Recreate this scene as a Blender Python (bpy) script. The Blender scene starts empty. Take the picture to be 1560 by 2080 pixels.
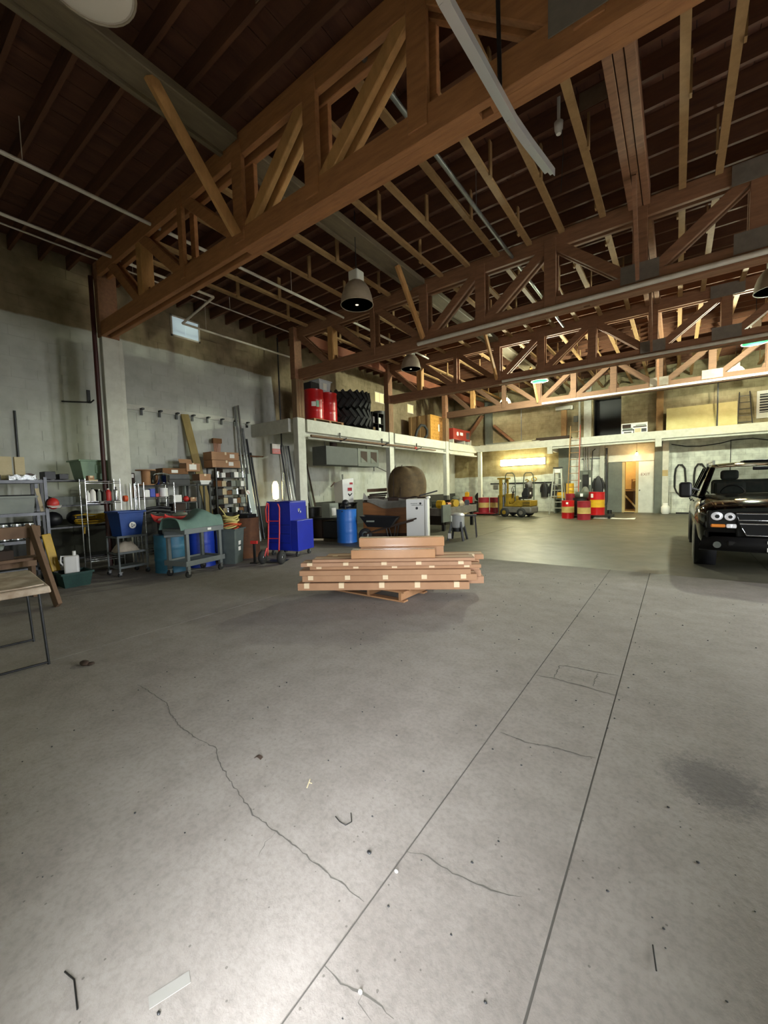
import bpy, math, random
from mathutils import Vector, Matrix
random.seed(7)
SC = bpy.context.scene
COL = SC.collection
R = math.radians
PI = math.pi

# ------------------------------------------------------------------ camera
FOC = 815.0                                   # focal length in pixels of the 1560 x 2080 frame
vd = Vector((1374.0 - 780.0, 972.0 - 1040.0, FOC)).normalized()      # depth axis of the hall, seen from the lens
hz = Vector((374.0 - 780.0, 998.0 - 1040.0, FOC))                    # a second point of the horizon
up = vd.cross(hz).normalized()
if up.y > 0: up = -up
rt = vd.cross(up).normalized()
if rt.x < 0: rt = -rt
ROT = Matrix((rt, vd, up))
cam_data = bpy.data.cameras.new('camera')
cam_data.sensor_fit = 'VERTICAL'
cam_data.sensor_height = 36.0
cam_data.sensor_width = 27.0
cam_data.lens = FOC / 2080.0 * 36.0
cam_data.clip_start = 0.05
cam_data.clip_end = 200
camera = bpy.data.objects.new('camera', cam_data)
COL.objects.link(camera)
cr, cu, cb = ROT @ Vector((1, 0, 0)), ROT @ Vector((0, -1, 0)), ROT @ Vector((0, 0, -1))
camera.matrix_world = Matrix(((cr.x, cu.x, cb.x, 0), (cr.y, cu.y, cb.y, 0), (cr.z, cu.z, cb.z, 1.5), (0, 0, 0, 1)))
SC.camera = camera

# ------------------------------------------------------------------ world, daylight, exposure
world = bpy.data.worlds.new('World')
SC.world = world
world.use_nodes = True
bg = world.node_tree.nodes['Background']
bg.inputs['Color'].default_value = (0.93, 0.96, 1.0, 1)
bg.inputs['Strength'].default_value = 60.0
SC.view_settings.view_transform = 'Standard'
SC.view_settings.look = 'None'
SC.view_settings.exposure = 0.15
SC.view_settings.gamma = 1.0
SC.view_settings.use_curve_mapping = False
SC.cycles.use_denoising = True
SC.cycles.max_bounces = 8
SC.cycles.diffuse_bounces = 5
SC.cycles.sample_clamp_indirect = 6.0

def portal(name, loc, rot, sx, sy):
    d = bpy.data.lights.new(name, 'AREA')
    d.shape = 'RECTANGLE'; d.size = sx; d.size_y = sy
    d.cycles.is_portal = True
    o = bpy.data.objects.new(name, d); COL.objects.link(o)
    o.location = loc; o.rotation_euler = rot
    return o
# openings of the hall that let the sky in: the loading door behind the camera, two tall openings in the right wall
FRONT_Y = -0.35
FD = (-.62, .22, 2.3)                        # x0, x1, head height of the door
RO = ((4.6, 5.55, 0.6, 3.5), (6.6, 7.7, 0.6, 3.5))   # y0, y1, z0, z1 of the side openings
RX = 7.0
portal('door_portal', ((FD[0] + FD[1]) / 2, FRONT_Y - .3, FD[2] / 2), (R(90), 0, 0), FD[1] - FD[0], FD[2])
for i, (y0, y1, z0, z1) in enumerate(RO):
    portal('side_portal', (RX + .3, (y0 + y1) / 2, (z0 + z1) / 2), (0, R(90), 0), z1 - z0, y1 - y0)

# ------------------------------------------------------------------ helpers
def lin(h):
    h = h.lstrip('#'); o = []
    for i in (0, 2, 4):
        c = int(h[i:i + 2], 16) / 255
        o.append(c / 12.92 if c <= .04045 else ((c + .055) / 1.055) ** 2.4)
    return (*o, 1)

def mat(name, c, rough=.6, metal=0., c2=None, scale=6., stretch=(1, 1, 1), bump=0., bscale=None, emit=None, es=0., spec=.5, alpha=1., trans=0., coat=0., amt=.5, contrast=.25):
    m = bpy.data.materials.new(name); m.use_nodes = True
    nt = m.node_tree; N = nt.nodes; L = nt.links
    b = N['Principled BSDF']
    c = lin(c) if isinstance(c, str) else c
    b.inputs['Base Color'].default_value = c
    b.inputs['Roughness'].default_value = rough
    b.inputs['Metallic'].default_value = metal
    b.inputs['Specular IOR Level'].default_value = spec
    b.inputs['Alpha'].default_value = alpha
    b.inputs['Transmission Weight'].default_value = trans
    b.inputs['Coat Weight'].default_value = coat
    if emit:
        b.inputs['Emission Color'].default_value = lin(emit) if isinstance(emit, str) else emit
        b.inputs['Emission Strength'].default_value = es
    if c2 is not None or bump:
        tc = N.new('ShaderNodeTexCoord'); mp = N.new('ShaderNodeMapping')
        mp.inputs['Scale'].default_value = stretch
        L.new(tc.outputs['Object'], mp.inputs['Vector'])
        no = N.new('ShaderNodeTexNoise'); no.inputs['Scale'].default_value = scale
        no.inputs['Detail'].default_value = 6; no.inputs['Roughness'].default_value = .65
        L.new(mp.outputs['Vector'], no.inputs['Vector'])
        if c2 is not None:
            rp = N.new('ShaderNodeValToRGB')
            rp.color_ramp.elements[0].position = amt - contrast; rp.color_ramp.elements[1].position = amt + contrast
            rp.color_ramp.elements[0].color = lin(c2) if isinstance(c2, str) else c2
            rp.color_ramp.elements[1].color = c
            L.new(no.outputs['Fac'], rp.inputs['Fac']); L.new(rp.outputs['Color'], b.inputs['Base Color'])
        if bump:
            bn = N.new('ShaderNodeBump'); bn.inputs['Strength'].default_value = bump; bn.inputs['Distance'].default_value = .02
            if bscale:
                no2 = N.new('ShaderNodeTexNoise'); no2.inputs['Scale'].default_value = bscale; no2.inputs['Detail'].default_value = 5
                L.new(mp.outputs['Vector'], no2.inputs['Vector']); L.new(no2.outputs['Fac'], bn.inputs['Height'])
            else:
                L.new(no.outputs['Fac'], bn.inputs['Height'])
            L.new(bn.outputs['Normal'], b.inputs['Normal'])
    return m

class MB:
    """collects shapes and links them as one mesh object"""
    def __init__(s): s.v = []; s.f = []; s.s = []
    def add(s, vs, fs, smooth=False, M=None):
        o = len(s.v)
        if M is not None: vs = [tuple(M @ Vector(p)) for p in vs]
        s.v += [tuple(p) for p in vs]
        s.f += [tuple(i + o for i in f) for f in fs]; s.s += [smooth] * len(fs)
        return s
    def box(s, x0, x1, y0, y1, z0, z1, M=None):
        return s.add([(x0, y0, z0), (x1, y0, z0), (x1, y1, z0), (x0, y1, z0), (x0, y0, z1), (x1, y0, z1), (x1, y1, z1), (x0, y1, z1)],
                     [(0, 3, 2, 1), (4, 5, 6, 7), (0, 1, 5, 4), (1, 2, 6, 5), (2, 3, 7, 6), (3, 0, 4, 7)], False, M)
    def cbox(s, c, d, M=None):
        return s.box(c[0] - d[0] / 2, c[0] + d[0] / 2, c[1] - d[1] / 2, c[1] + d[1] / 2, c[2] - d[2] / 2, c[2] + d[2] / 2, M)
    def taper(s, x, y, z0, z1, dx0, dy0, dx1, dy1, M=None):
        v = [(x + a * dx0 / 2, y + b * dy0 / 2, z0) for a, b in ((-1, -1), (1, -1), (1, 1), (-1, 1))] + [(x + a * dx1 / 2, y + b * dy1 / 2, z1) for a, b in ((-1, -1), (1, -1), (1, 1), (-1, 1))]
        return s.add(v, [(0, 3, 2, 1), (4, 5, 6, 7), (0, 1, 5, 4), (1, 2, 6, 5), (2, 3, 7, 6), (3, 0, 4, 7)], False, M)
    def beam(s, p0, p1, w, h, upv=(0, 0, 1)):
        p0, p1 = Vector(p0), Vector(p1); d = (p1 - p0).normalized(); u = Vector(upv)
        if abs(d.dot(u)) > .98: u = Vector((0, 1, 0))
        a = d.cross(u).normalized(); b = a.cross(d).normalized()
        v = []
        for p in (p0, p1):
            for i, j in ((-1, -1), (1, -1), (1, 1), (-1, 1)): v.append(tuple(p + a * (i * w / 2) + b * (j * h / 2)))
        return s.add(v, [(0, 1, 2, 3), (7, 6, 5, 4), (0, 4, 5, 1), (1, 5, 6, 2), (2, 6, 7, 3), (3, 7, 4, 0)])
    def cyl(s, p0, p1, r0, r1=None, n=16, caps=True):
        r1 = r0 if r1 is None else r1
        p0, p1 = Vector(p0), Vector(p1); d = (p1 - p0).normalized()
        a = d.cross(Vector((0, 0, 1)) if abs(d.z) < .95 else Vector((1, 0, 0))).normalized(); b = d.cross(a)
        v = []
        for p, r in ((p0, r0), (p1, r1)):
            for i in range(n):
                t = 2 * PI * i / n; v.append(tuple(p + a * (r * math.cos(t)) + b * (r * math.sin(t))))
        s.add(v, [(i, (i + 1) % n, n + (i + 1) % n, n + i) for i in range(n)], True)
        if caps:
            s.add(v[:n], [tuple(reversed(range(n)))]); s.add(v[n:], [tuple(range(n))])
        return s
    def tube(s, pts, r, n=8, closed=False):
        pts = [Vector(p) for p in pts]; m = len(pts); v = []; prev = None
        for i, p in enumerate(pts):
            if closed: d = pts[(i + 1) % m] - pts[i - 1]
            else: d = pts[min(i + 1, m - 1)] - pts[max(i - 1, 0)]
            d.normalize()
            if prev is None: a = d.cross(Vector((0, 0, 1)) if abs(d.z) < .9 else Vector((1, 0, 0))).normalized()
            else:
                a = prev - d * prev.dot(d)
                a = a.normalized() if a.length > 1e-6 else d.orthogonal().normalized()
            prev = a; b = d.cross(a); rr = r[i] if isinstance(r, (list, tuple)) else r
            for k in range(n):
                t = 2 * PI * k / n; v.append(tuple(p + a * (rr * math.cos(t)) + b * (rr * math.sin(t))))
        f = []
        for i in range(m if closed else m - 1):
            j = (i + 1) % m
            for k in range(n): f.append((i * n + k, i * n + (k + 1) % n, j * n + (k + 1) % n, j * n + k))
        s.add(v, f, True)
        if not closed:
            s.add(v[:n], [tuple(reversed(range(n)))]); s.add(v[-n:], [tuple(range(n))])
        return s
    def lathe(s, prof, n=24, M=None, smooth=True, c=(0, 0, 0)):
        v = []; f = []
        for r, z in prof:
            for i in range(n):
                t = 2 * PI * i / n; v.append((c[0] + r * math.cos(t), c[1] + r * math.sin(t), c[2] + z))
        for k in range(len(prof) - 1):
            for i in range(n): f.append((k * n + i, k * n + (i + 1) % n, (k + 1) * n + (i + 1) % n, (k + 1) * n + i))
        s.add(v, f, smooth, M)
        if prof[0][0] > 1e-4: s.add(v[:n], [tuple(reversed(range(n)))], False, M)
        if prof[-1][0] > 1e-4: s.add(v[-n:], [tuple(range(n))], False, M)
        return s
    def prism(s, poly, z0, z1, M=None):
        n = len(poly)
        v = [(x, y, z0) for x, y in poly] + [(x, y, z1) for x, y in poly]
        return s.add(v, [tuple(reversed(range(n))), tuple(range(n, 2 * n))] + [(i, (i + 1) % n, n + (i + 1) % n, n + i) for i in range(n)], False, M)
    def sph(s, c, r, n=12, m=8, M=None):
        r = (r, r, r) if not isinstance(r, (list, tuple)) else r
        v = []; f = []
        for j in range(m + 1):
            p = PI * j / m
            for i in range(n):
                t = 2 * PI * i / n
                v.append((c[0] + r[0] * math.sin(p) * math.cos(t), c[1] + r[1] * math.sin(p) * math.sin(t), c[2] + r[2] * math.cos(p)))
        for j in range(m):
            for i in range(n): f.append((j * n + i, (j + 1) * n + i, (j + 1) * n + (i + 1) % n, j * n + (i + 1) % n))
        return s.add(v, f, True, M)
    def grid(s, fn, nu, nv, th=0., smooth=True, M=None):
        v = [fn(i / nu, j / nv) for j in range(nv + 1) for i in range(nu + 1)]
        q = lambda i, j: j * (nu + 1) + i
        f = [(q(i, j), q(i + 1, j), q(i + 1, j + 1), q(i, j + 1)) for j in range(nv) for i in range(nu)]
        s.add(v, f, smooth, M)
        if th:
            w = [(p[0], p[1], p[2] - th) for p in v]
            s.add(w, [tuple(reversed(k)) for k in f], smooth, M)
            e = [q(i, 0) for i in range(nu + 1)] + [q(nu, j) for j in range(1, nv + 1)] + [q(i, nv) for i in range(nu - 1, -1, -1)] + [q(0, j) for j in range(nv - 1, 0, -1)]
            k = len(e)
            s.add([v[i] for i in e] + [w[i] for i in e], [((i + 1) % k, i, k + i, k + (i + 1) % k) for i in range(k)], False, M)
        return s
    def mesh(s, name, m):
        me = bpy.data.meshes.new(name); me.from_pydata(s.v, [], s.f)
        me.polygons.foreach_set('use_smooth', s.s)
        me.materials.append(m); me.update(); return me
    def build(s, name, m, parent=None, bev=0., seg=2, sub=0):
        o = bpy.data.objects.new(name, s.mesh(name, m)); COL.objects.link(o)
        if parent: o.parent = parent
        if bev:
            md = o.modifiers.new('bevel', 'BEVEL'); md.width = bev; md.segments = seg; md.limit_method = 'ANGLE'; md.angle_limit = R(40)
        if sub:
            md = o.modifiers.new('subdivision', 'SUBSURF'); md.levels = sub; md.render_levels = sub
        return o

def tag(o, label=None, cat=None, group=None, kind=None):
    if label: o['label'] = label
    if cat: o['category'] = cat
    if group: o['group'] = group
    if kind: o['kind'] = kind
    return o
def thing(name, label, cat, loc=(0, 0, 0), rz=0., group=None):
    o = bpy.data.objects.new(name, None); COL.objects.link(o); o.empty_display_size = .1
    o.location = loc; o.rotation_euler = (0, 0, R(rz)); return tag(o, label, cat, group)
def one(name, mb, m, label, cat, loc=(0, 0, 0), rz=0., group=None, bev=0., seg=2, sub=0):
    o = mb.build(name, m, None, bev, seg, sub); o.location = loc; o.rotation_euler = (0, 0, R(rz)); return tag(o, label, cat, group)
def struct(name, mb, m, parent=None, bev=0.):
    o = mb.build(name, m, parent, bev)
    if parent is None: o['kind'] = 'structure'
    return o
def sroot(name, loc=(0, 0, 0)):
    o = bpy.data.objects.new(name, None); COL.objects.link(o); o.empty_display_size = .1; o.location = loc; o['kind'] = 'structure'; return o
def link(name, me, parent, loc=(0, 0, 0), rot=(0, 0, 0), sc=None):
    o = bpy.data.objects.new(name, me); COL.objects.link(o); o.parent = parent; o.location = loc; o.rotation_euler = rot
    if sc: o.scale = sc
    return o
def copy_tree(o, parent=None):
    c = o.copy(); COL.objects.link(c)
    if parent: c.parent = parent
    for ch in list(o.children): copy_tree(ch, c)
    return c
def place(src, loc, rz=0., label=None, group=None):
    c = copy_tree(src); c.location = loc; c.rotation_euler = (0, 0, R(rz))
    if label: c['label'] = label
    if group: c['group'] = group
    return c
def text(name, body, size, m, parent, loc, rot, ext=.002):
    cu = bpy.data.curves.new(name, 'FONT'); cu.body = body; cu.size = size; cu.extrude = ext; cu.align_x = 'CENTER'; cu.align_y = 'CENTER'
    t = bpy.data.objects.new(name + '_src', cu); COL.objects.link(t)
    dg = bpy.context.evaluated_depsgraph_get(); me = bpy.data.meshes.new_from_object(t.evaluated_get(dg))
    bpy.data.objects.remove(t); me.materials.clear(); me.materials.append(m)
    o = bpy.data.objects.new(name, me); COL.objects.link(o); o.parent = parent; o.location = loc; o.rotation_euler = rot
    return o
ORD = ['first', 'second', 'third', 'fourth', 'fifth', 'sixth', 'seventh', 'eighth', 'ninth', 'tenth', 'eleventh', 'twelfth']
rnd = random.uniform
# ------------------------------------------------------------------ materials
def wall_mat(name, zb, paint='#bdbfb6', raw='#94856a', raw2='#75674e', bump=.25, brick=False, drop=0.):
    """painted block: paint below the height zb, bare block above, ragged line between"""
    m = bpy.data.materials.new(name); m.use_nodes = True; nt = m.node_tree; N = nt.nodes; L = nt.links; b = N['Principled BSDF']
    b.inputs['Roughness'].default_value = .85; b.inputs['Specular IOR Level'].default_value = .25
    ge = N.new('ShaderNodeNewGeometry'); sp = N.new('ShaderNodeSeparateXYZ'); L.new(ge.outputs['Position'], sp.inputs[0])
    n1 = N.new('ShaderNodeTexNoise'); n1.inputs['Scale'].default_value = .9; n1.inputs['Detail'].default_value = 5; L.new(ge.outputs['Position'], n1.inputs['Vector'])
    n2 = N.new('ShaderNodeTexNoise'); n2.inputs['Scale'].default_value = 3.5; n2.inputs['Detail'].default_value = 7; L.new(ge.outputs['Position'], n2.inputs['Vector'])
    def cr(src, p0, c0, p1, c1):
        r = N.new('ShaderNodeValToRGB'); e = r.color_ramp.elements; e[0].position = p0; e[1].position = p1
        e[0].color = lin(c0) if isinstance(c0, str) else c0; e[1].color = lin(c1) if isinstance(c1, str) else c1
        L.new(src, r.inputs['Fac']); return r.outputs['Color']
    cp = cr(n2.outputs['Fac'], .25, '#adafa5', .6, paint); cw = cr(n2.outputs['Fac'], .3, raw2, .7, raw)
    ad = N.new('ShaderNodeMath'); ad.operation = 'MULTIPLY_ADD'; ad.inputs[1].default_value = .22
    L.new(n1.outputs['Fac'], ad.inputs[0]); L.new(sp.outputs['Z'], ad.inputs[2])
    if drop:      # the paint stops lower where the gallery begins
        dr = N.new('ShaderNodeMapRange'); dr.inputs['From Min'].default_value = 8.45; dr.inputs['From Max'].default_value = 8.6; dr.inputs['To Max'].default_value = drop
        L.new(sp.outputs['Y'], dr.inputs['Value']); a2 = N.new('ShaderNodeMath'); L.new(ad.outputs[0], a2.inputs[0]); L.new(dr.outputs['Result'], a2.inputs[1]); ad = a2
    st = N.new('ShaderNodeMapRange'); st.inputs['From Min'].default_value = zb + .09; st.inputs['From Max'].default_value = zb + .13
    L.new(ad.outputs[0], st.inputs['Value'])
    mx = N.new('ShaderNodeMix'); mx.data_type = 'RGBA'; L.new(st.outputs['Result'], mx.inputs['Factor']); L.new(cp, mx.inputs[6]); L.new(cw, mx.inputs[7])
    if drop:      # dark grey skirting paint on the lower wall
        dz = N.new('ShaderNodeMath'); dz.operation = 'LESS_THAN'; dz.inputs[1].default_value = .98; L.new(sp.outputs['Z'], dz.inputs[0])
        m2 = N.new('ShaderNodeMix'); m2.data_type = 'RGBA'; L.new(dz.outputs[0], m2.inputs['Factor']); L.new(mx.outputs[2], m2.inputs[6]); m2.inputs[7].default_value = lin('#41413e'); mx = m2
    L.new(mx.outputs[2], b.inputs['Base Color'])
    bn = N.new('ShaderNodeBump'); bn.inputs['Strength'].default_value = bump; bn.inputs['Distance'].default_value = .02
    if brick:
        cb_ = N.new('ShaderNodeCombineXYZ'); L.new(sp.outputs['X'], cb_.inputs[0]); L.new(sp.outputs['Z'], cb_.inputs[1])
        bt = N.new('ShaderNodeTexBrick'); bt.inputs['Scale'].default_value = 1.; bt.inputs['Brick Width'].default_value = .4; bt.inputs['Row Height'].default_value = .2
        bt.inputs['Mortar Size'].default_value = .006; bt.inputs['Color1'].default_value = (1, 1, 1, 1); bt.inputs['Color2'].default_value = (.82, .82, .82, 1); bt.inputs['Mortar'].default_value = (.35, .35, .35, 1)
        L.new(cb_.outputs[0], bt.inputs['Vector'])
        mm = N.new('ShaderNodeMix'); mm.data_type = 'RGBA'; mm.blend_type = 'MULTIPLY'; mm.inputs['Factor'].default_value = .45
        L.new(mx.outputs[2], mm.inputs[6]); L.new(bt.outputs['Color'], mm.inputs[7]); L.new(mm.outputs[2], b.inputs['Base Color'])
        L.new(bt.outputs['Color'], bn.inputs['Height'])
    else: L.new(n2.outputs['Fac'], bn.inputs['Height'])
    L.new(bn.outputs['Normal'], b.inputs['Normal'])
    return m

def floor_mat(name, c, c2, rough, tar=0., edge=0.):
    m = bpy.data.materials.new(name); m.use_nodes = True; nt = m.node_tree; N = nt.nodes; L = nt.links; b = N['Principled BSDF']
    ge = N.new('ShaderNodeNewGeometry'); P_ = ge.outputs['Position']
    def noise(s, d=6, r=.6):
        n = N.new('ShaderNodeTexNoise'); n.inputs['Scale'].default_value = s; n.inputs['Detail'].default_value = d; n.inputs['Roughness'].default_value = r
        L.new(P_, n.inputs['Vector']); return n.outputs['Fac']
    def ramp(src, p0, c0, p1, c1):
        r = N.new('ShaderNodeValToRGB'); e = r.color_ramp.elements; e[0].position = p0; e[1].position = p1
        e[0].color = lin(c0) if isinstance(c0, str) else c0; e[1].color = lin(c1) if isinstance(c1, str) else c1
        L.new(src, r.inputs['Fac']); return r.outputs['Color']
    def mul(a, bb, f):
        x = N.new('ShaderNodeMix'); x.data_type = 'RGBA'; x.blend_type = 'MULTIPLY'; x.inputs['Factor'].default_value = f
        L.new(a, x.inputs[6]); L.new(bb, x.inputs[7]); return x.outputs[2]
    W = (1, 1, 1, 1)
    col = ramp(noise(.7, 8), .3, c2, .7, c)
    col = mul(col, ramp(noise(4.5, 8, .7), .28, (.72, .71, .69, 1), .6, W), .8)
    col = mul(col, ramp(noise(38, 4, .6), .3, (.68, .68, .68, 1), .56, W), .55)
    vo = N.new('ShaderNodeTexVoronoi'); vo.inputs['Scale'].default_value = 26; L.new(P_, vo.inputs['Vector'])
    # pits: only some voronoi cells, fewer where the slow noise is low
    lt = N.new('ShaderNodeMath'); lt.operation = 'LESS_THAN'; lt.inputs[1].default_value = .11; L.new(vo.outputs['Distance'], lt.inputs[0])
    sx = N.new('ShaderNodeSeparateColor'); L.new(vo.outputs['Color'], sx.inputs[0])
    g2 = N.new('ShaderNodeMath'); g2.operation = 'GREATER_THAN'; g2.inputs[1].default_value = .8; L.new(sx.outputs[0], g2.inputs[0])
    pm = N.new('ShaderNodeMath'); pm.operation = 'MULTIPLY'; L.new(lt.outputs[0], pm.inputs[0]); L.new(g2.outputs[0], pm.inputs[1])
    pit = ramp(pm.outputs[0], 0., W, 1., (.45, .44, .43, 1)); col = mul(col, pit, .8)
    if edge:      # worn band where the slab meets the sealed floor
        se = N.new('ShaderNodeSeparateXYZ'); L.new(P_, se.inputs[0]); na = N.new('ShaderNodeMath'); na.operation = 'MULTIPLY_ADD'; na.inputs[1].default_value = 1.6
        L.new(noise(.9, 6), na.inputs[0]); L.new(se.outputs['Y'], na.inputs[2])
        mr_ = N.new('ShaderNodeMapRange'); mr_.inputs['From Min'].default_value = 7.3; mr_.inputs['From Max'].default_value = 8.5; L.new(na.outputs[0], mr_.inputs['Value'])
        col = mul(col, ramp(mr_.outputs['Result'], 0., W, 1., (.42, .41, .33, 1)), edge)
    if tar:
        sp = N.new('ShaderNodeVectorMath'); sp.operation = 'DISTANCE'; sp.inputs[1].default_value = (.18, 2.45, 0); L.new(P_, sp.inputs[0])
        mr = N.new('ShaderNodeMapRange'); mr.inputs['From Min'].default_value = .02; mr.inputs['From Max'].default_value = .5; L.new(sp.outputs['Value'], mr.inputs['Value'])
        sb = N.new('ShaderNodeMath'); sb.operation = 'SUBTRACT'; L.new(noise(22, 7, .85), sb.inputs[0]); L.new(mr.outputs['Result'], sb.inputs[1])
        col = mul(col, ramp(sb.outputs[0], .02, W, .3, (.4, .4, .43, 1)), tar)
    L.new(col, b.inputs['Base Color'])
    rr = N.new('ShaderNodeMapRange'); rr.inputs['To Min'].default_value = rough - .12; rr.inputs['To Max'].default_value = rough + .12
    L.new(noise(2.2), rr.inputs['Value']); L.new(rr.outputs['Result'], b.inputs['Roughness']); b.inputs['Specular IOR Level'].default_value = .4
    bn = N.new('ShaderNodeBump'); bn.inputs['Strength'].default_value = .35; bn.inputs['Distance'].default_value = .008
    L.new(noise(45, 6, .7), bn.inputs['Height']); L.new(bn.outputs['Normal'], b.inputs['Normal'])
    return m

M = dict(
 block=wall_mat('painted_block', 5.05, drop=1.65), block_back=wall_mat('block_back_wall', 1.85, brick=True, raw='#a3946f', raw2='#84744e', paint='#d6dacd'),
 block_white=wall_mat('block_back_wall_white', 3.3, paint='#dcdfd4', raw='#a89c7c', raw2='#857a5c', brick=True),
 floor=floor_mat('worn_concrete', '#97918b', '#867f79', .8, .8, .9), floor2=floor_mat('sealed_concrete', '#5c5949', '#474438', .5),
 dsk=mat('skirting_grey', '#4b4b47', .8, c2='#3d3d3a'), dark=mat('dark_gap', '#1c1a17', .95), joint=mat('floor_joint', '#5d5a55', .95), crack=mat('crack', '#5a5751', .95),
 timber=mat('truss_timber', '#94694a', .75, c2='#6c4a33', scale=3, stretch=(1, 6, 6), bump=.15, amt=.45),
 timber_dim=mat('dimmed_timber', '#6b4d37', .8, c2='#4e3727', scale=3, stretch=(1, 6, 6)), timber_lit=mat('lit_timber', '#a87244', .72, c2='#7c5230', scale=3, stretch=(1, 6, 6), bump=.15, amt=.45), timber_l=mat('pale_timber', '#c08f57', .7, c2='#98703f', scale=4, stretch=(3, 3, 1), bump=.15),
 postw=mat('post_timber', '#8a6d4c', .8, c2='#644c34', scale=4, stretch=(6, 6, .8)), strip=mat('strip_timber', '#a58254', .75, c2='#82633d', scale=5),
 joist=mat('joist_timber', '#70462c', .85, c2='#462b1c', scale=2.2, stretch=(.5, 3, 3), amt=.5),
 board=mat('roof_board', '#704630', .9, c2='#482b1e', scale=2.0, stretch=(3, .5, 3)),
 board2=mat('roof_board_pale', '#7d6a52', .85, c2='#57412e', scale=2.0),
 greybeam=mat('grey_painted_beam', '#7a6c52', .7, c2='#5e5240', scale=4, stretch=(3, .6, 3)),
 plate=mat('steel_plate', '#80776b', .6, .1, c2='#675f55', scale=6),
 white=mat('white_paint', '#c6c6ba', .6, c2='#aaa99c', scale=5, bump=.05, amt=.4), white2=mat('white_gloss', '#d8d8d0', .35),
 red_pipe=mat('dark_red_pipe', '#43150f', .5, c2='#2a0e0b'), pipe=mat('white_pipe', '#e6e0d4', .28, c2='#c9c0b0'), pipe_g=mat('galvanised', '#a8aaa6', .35, .8, c2='#85888a', scale=9),
 steel=mat('steel', '#b9bcbe', .25, .9), chrome=mat('chrome', '#d9dbdd', .12, 1.), dsteel=mat('dark_steel', '#4a4b4d', .4, .7, c2='#333436'), black=mat('black_paint', '#121212', .45), blackp=mat('black_plastic', '#17171a', .5, bump=.1), rubber=mat('rubber', '#1b1b1b', .85, c2='#2a2a29', scale=20),
 tan=mat('tan_panel', '#b8a372', .6, c2='#9d8a60', scale=2),
 greyp=mat('grey_panel', '#6a6f66', .6, c2='#50554e', scale=2), wdoor=mat('white_door', '#c9cbc2', .5, c2='#aeb0a8', scale=3, amt=.38),
)

# ------------------------------------------------------------------ floor
fl = struct('floor', MB().box(-10.5, 7.3, -1.3, 21.5, -.3, -.006), M['joint'])
G = .004
for x0, x1, y0, y1, mm in ((-10.46, -4.55, -1.3, 7.6, 'floor'), (-4.55, -.872, -1.3, 7.6, 'floor'), (-.872, -.316, -1.3, 7.6, 'floor'), (-.316, 7.2, -1.3, 7.6, 'floor'),
                           (-10.46, -4.55, 7.6, 21.46, 'floor2'), (-4.55, 1.2, 7.6, 21.46, 'floor2'), (1.2, 7.2, 7.6, 21.46, 'floor2')):
    struct('slab', MB().box(x0 + G, x1 - G, y0 + .001, y1 - .001, -.05, 0), M[mm], fl)
def crack(pts, w):
    mb = MB(); q = []
    for i in range(len(pts) - 1):
        (x0, y0), (x1, y1) = pts[i], pts[i + 1]
        k = max(2, int(math.hypot(x1 - x0, y1 - y0) / .02))
        for j in range(k):
            t = j / k; q.append((x0 + (x1 - x0) * t + rnd(-.005, .005), y0 + (y1 - y0) * t + rnd(-.005, .005)))
    q.append(pts[-1]); v = []
    for i, p in enumerate(q):
        a = q[max(0, i - 1)]; b_ = q[min(len(q) - 1, i + 1)]; d = Vector((b_[0] - a[0], b_[1] - a[1])); d = d.normalized() if d.length else Vector((1, 0))
        ww = w * .62 * rnd(.35, 1.) * min(1, .3 + min(i, len(q) - 1 - i) / 6)
        v += [(p[0] - d.y * ww, p[1] + d.x * ww, .0012), (p[0] + d.y * ww, p[1] - d.x * ww, .0012)]
    mb.add(v, [(2 * i + 1, 2 * i, 2 * i + 2, 2 * i + 3)[::-1] for i in range(len(q) - 1)])
    return struct('crack', mb, M['crack'], fl)
for w, pts in (
 (.006, [(-3.388, 1.311), (-3.12, 1.309), (-2.889, 1.299), (-2.746, 1.246), (-2.507, 1.206), (-2.329, 1.205), (-2.142, 1.22), (-2.001, 1.155), (-1.823, 1.108), (-1.693, 1.077), (-1.555, 1.047), (-1.394, 1.045), (-1.267, 1.044), (-1.088, 1.037), (-0.985, 1.037), (-0.887, 1.033)]),
 (.006, [(-0.868, 1.288), (-0.808, 1.319), (-0.738, 1.315), (-0.652, 1.313), (-0.56, 1.33), (-0.507, 1.34), (-0.428, 1.374)]),
 (.006, [(-0.868, 0.812), (-0.791, 0.808), (-0.731, 0.828), (-0.687, 0.831), (-0.619, 0.832)]), (.005, [(-0.731, 0.828), (-0.725, 0.798), (-0.667, 0.792)]),
 (.008, [(-0.837, 2.275), (-0.66, 2.265), (-0.573, 2.297), (-0.472, 2.314), (-0.397, 2.315), (-0.328, 2.337)]),
 (.01, [(-0.854, 3.129), (-0.749, 3.149), (-0.643, 3.144), (-0.543, 3.147), (-0.443, 3.127), (-0.32, 3.127)]),
 (.009, [(-0.734, 3.159), (-0.745, 3.402), (-0.665, 3.432), (-0.539, 3.431), (-0.339, 3.462)]), (.009, [(-0.465, 3.172), (-0.471, 3.256), (-0.471, 3.416)]),
 (.004, [(-1.394, 1.045), (-1.386, 0.986), (-1.358, 0.928)])): crack(pts, w)
struct('ground', MB().box(-25, 30, -30, FRONT_Y - .01, -.3, -.02), M['floor'])
struct('ground_side', MB().box(7.25, 40, FRONT_Y, 40, -.3, -.02), M['floor'])

struct('wall_light_blocker', MB().box(-14, .2, -12, -3.2, -.02, 9), mat('blocker_dark', '#3a3632', .9), None)  # unseen block added outside to cut the daylight from the left
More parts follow.
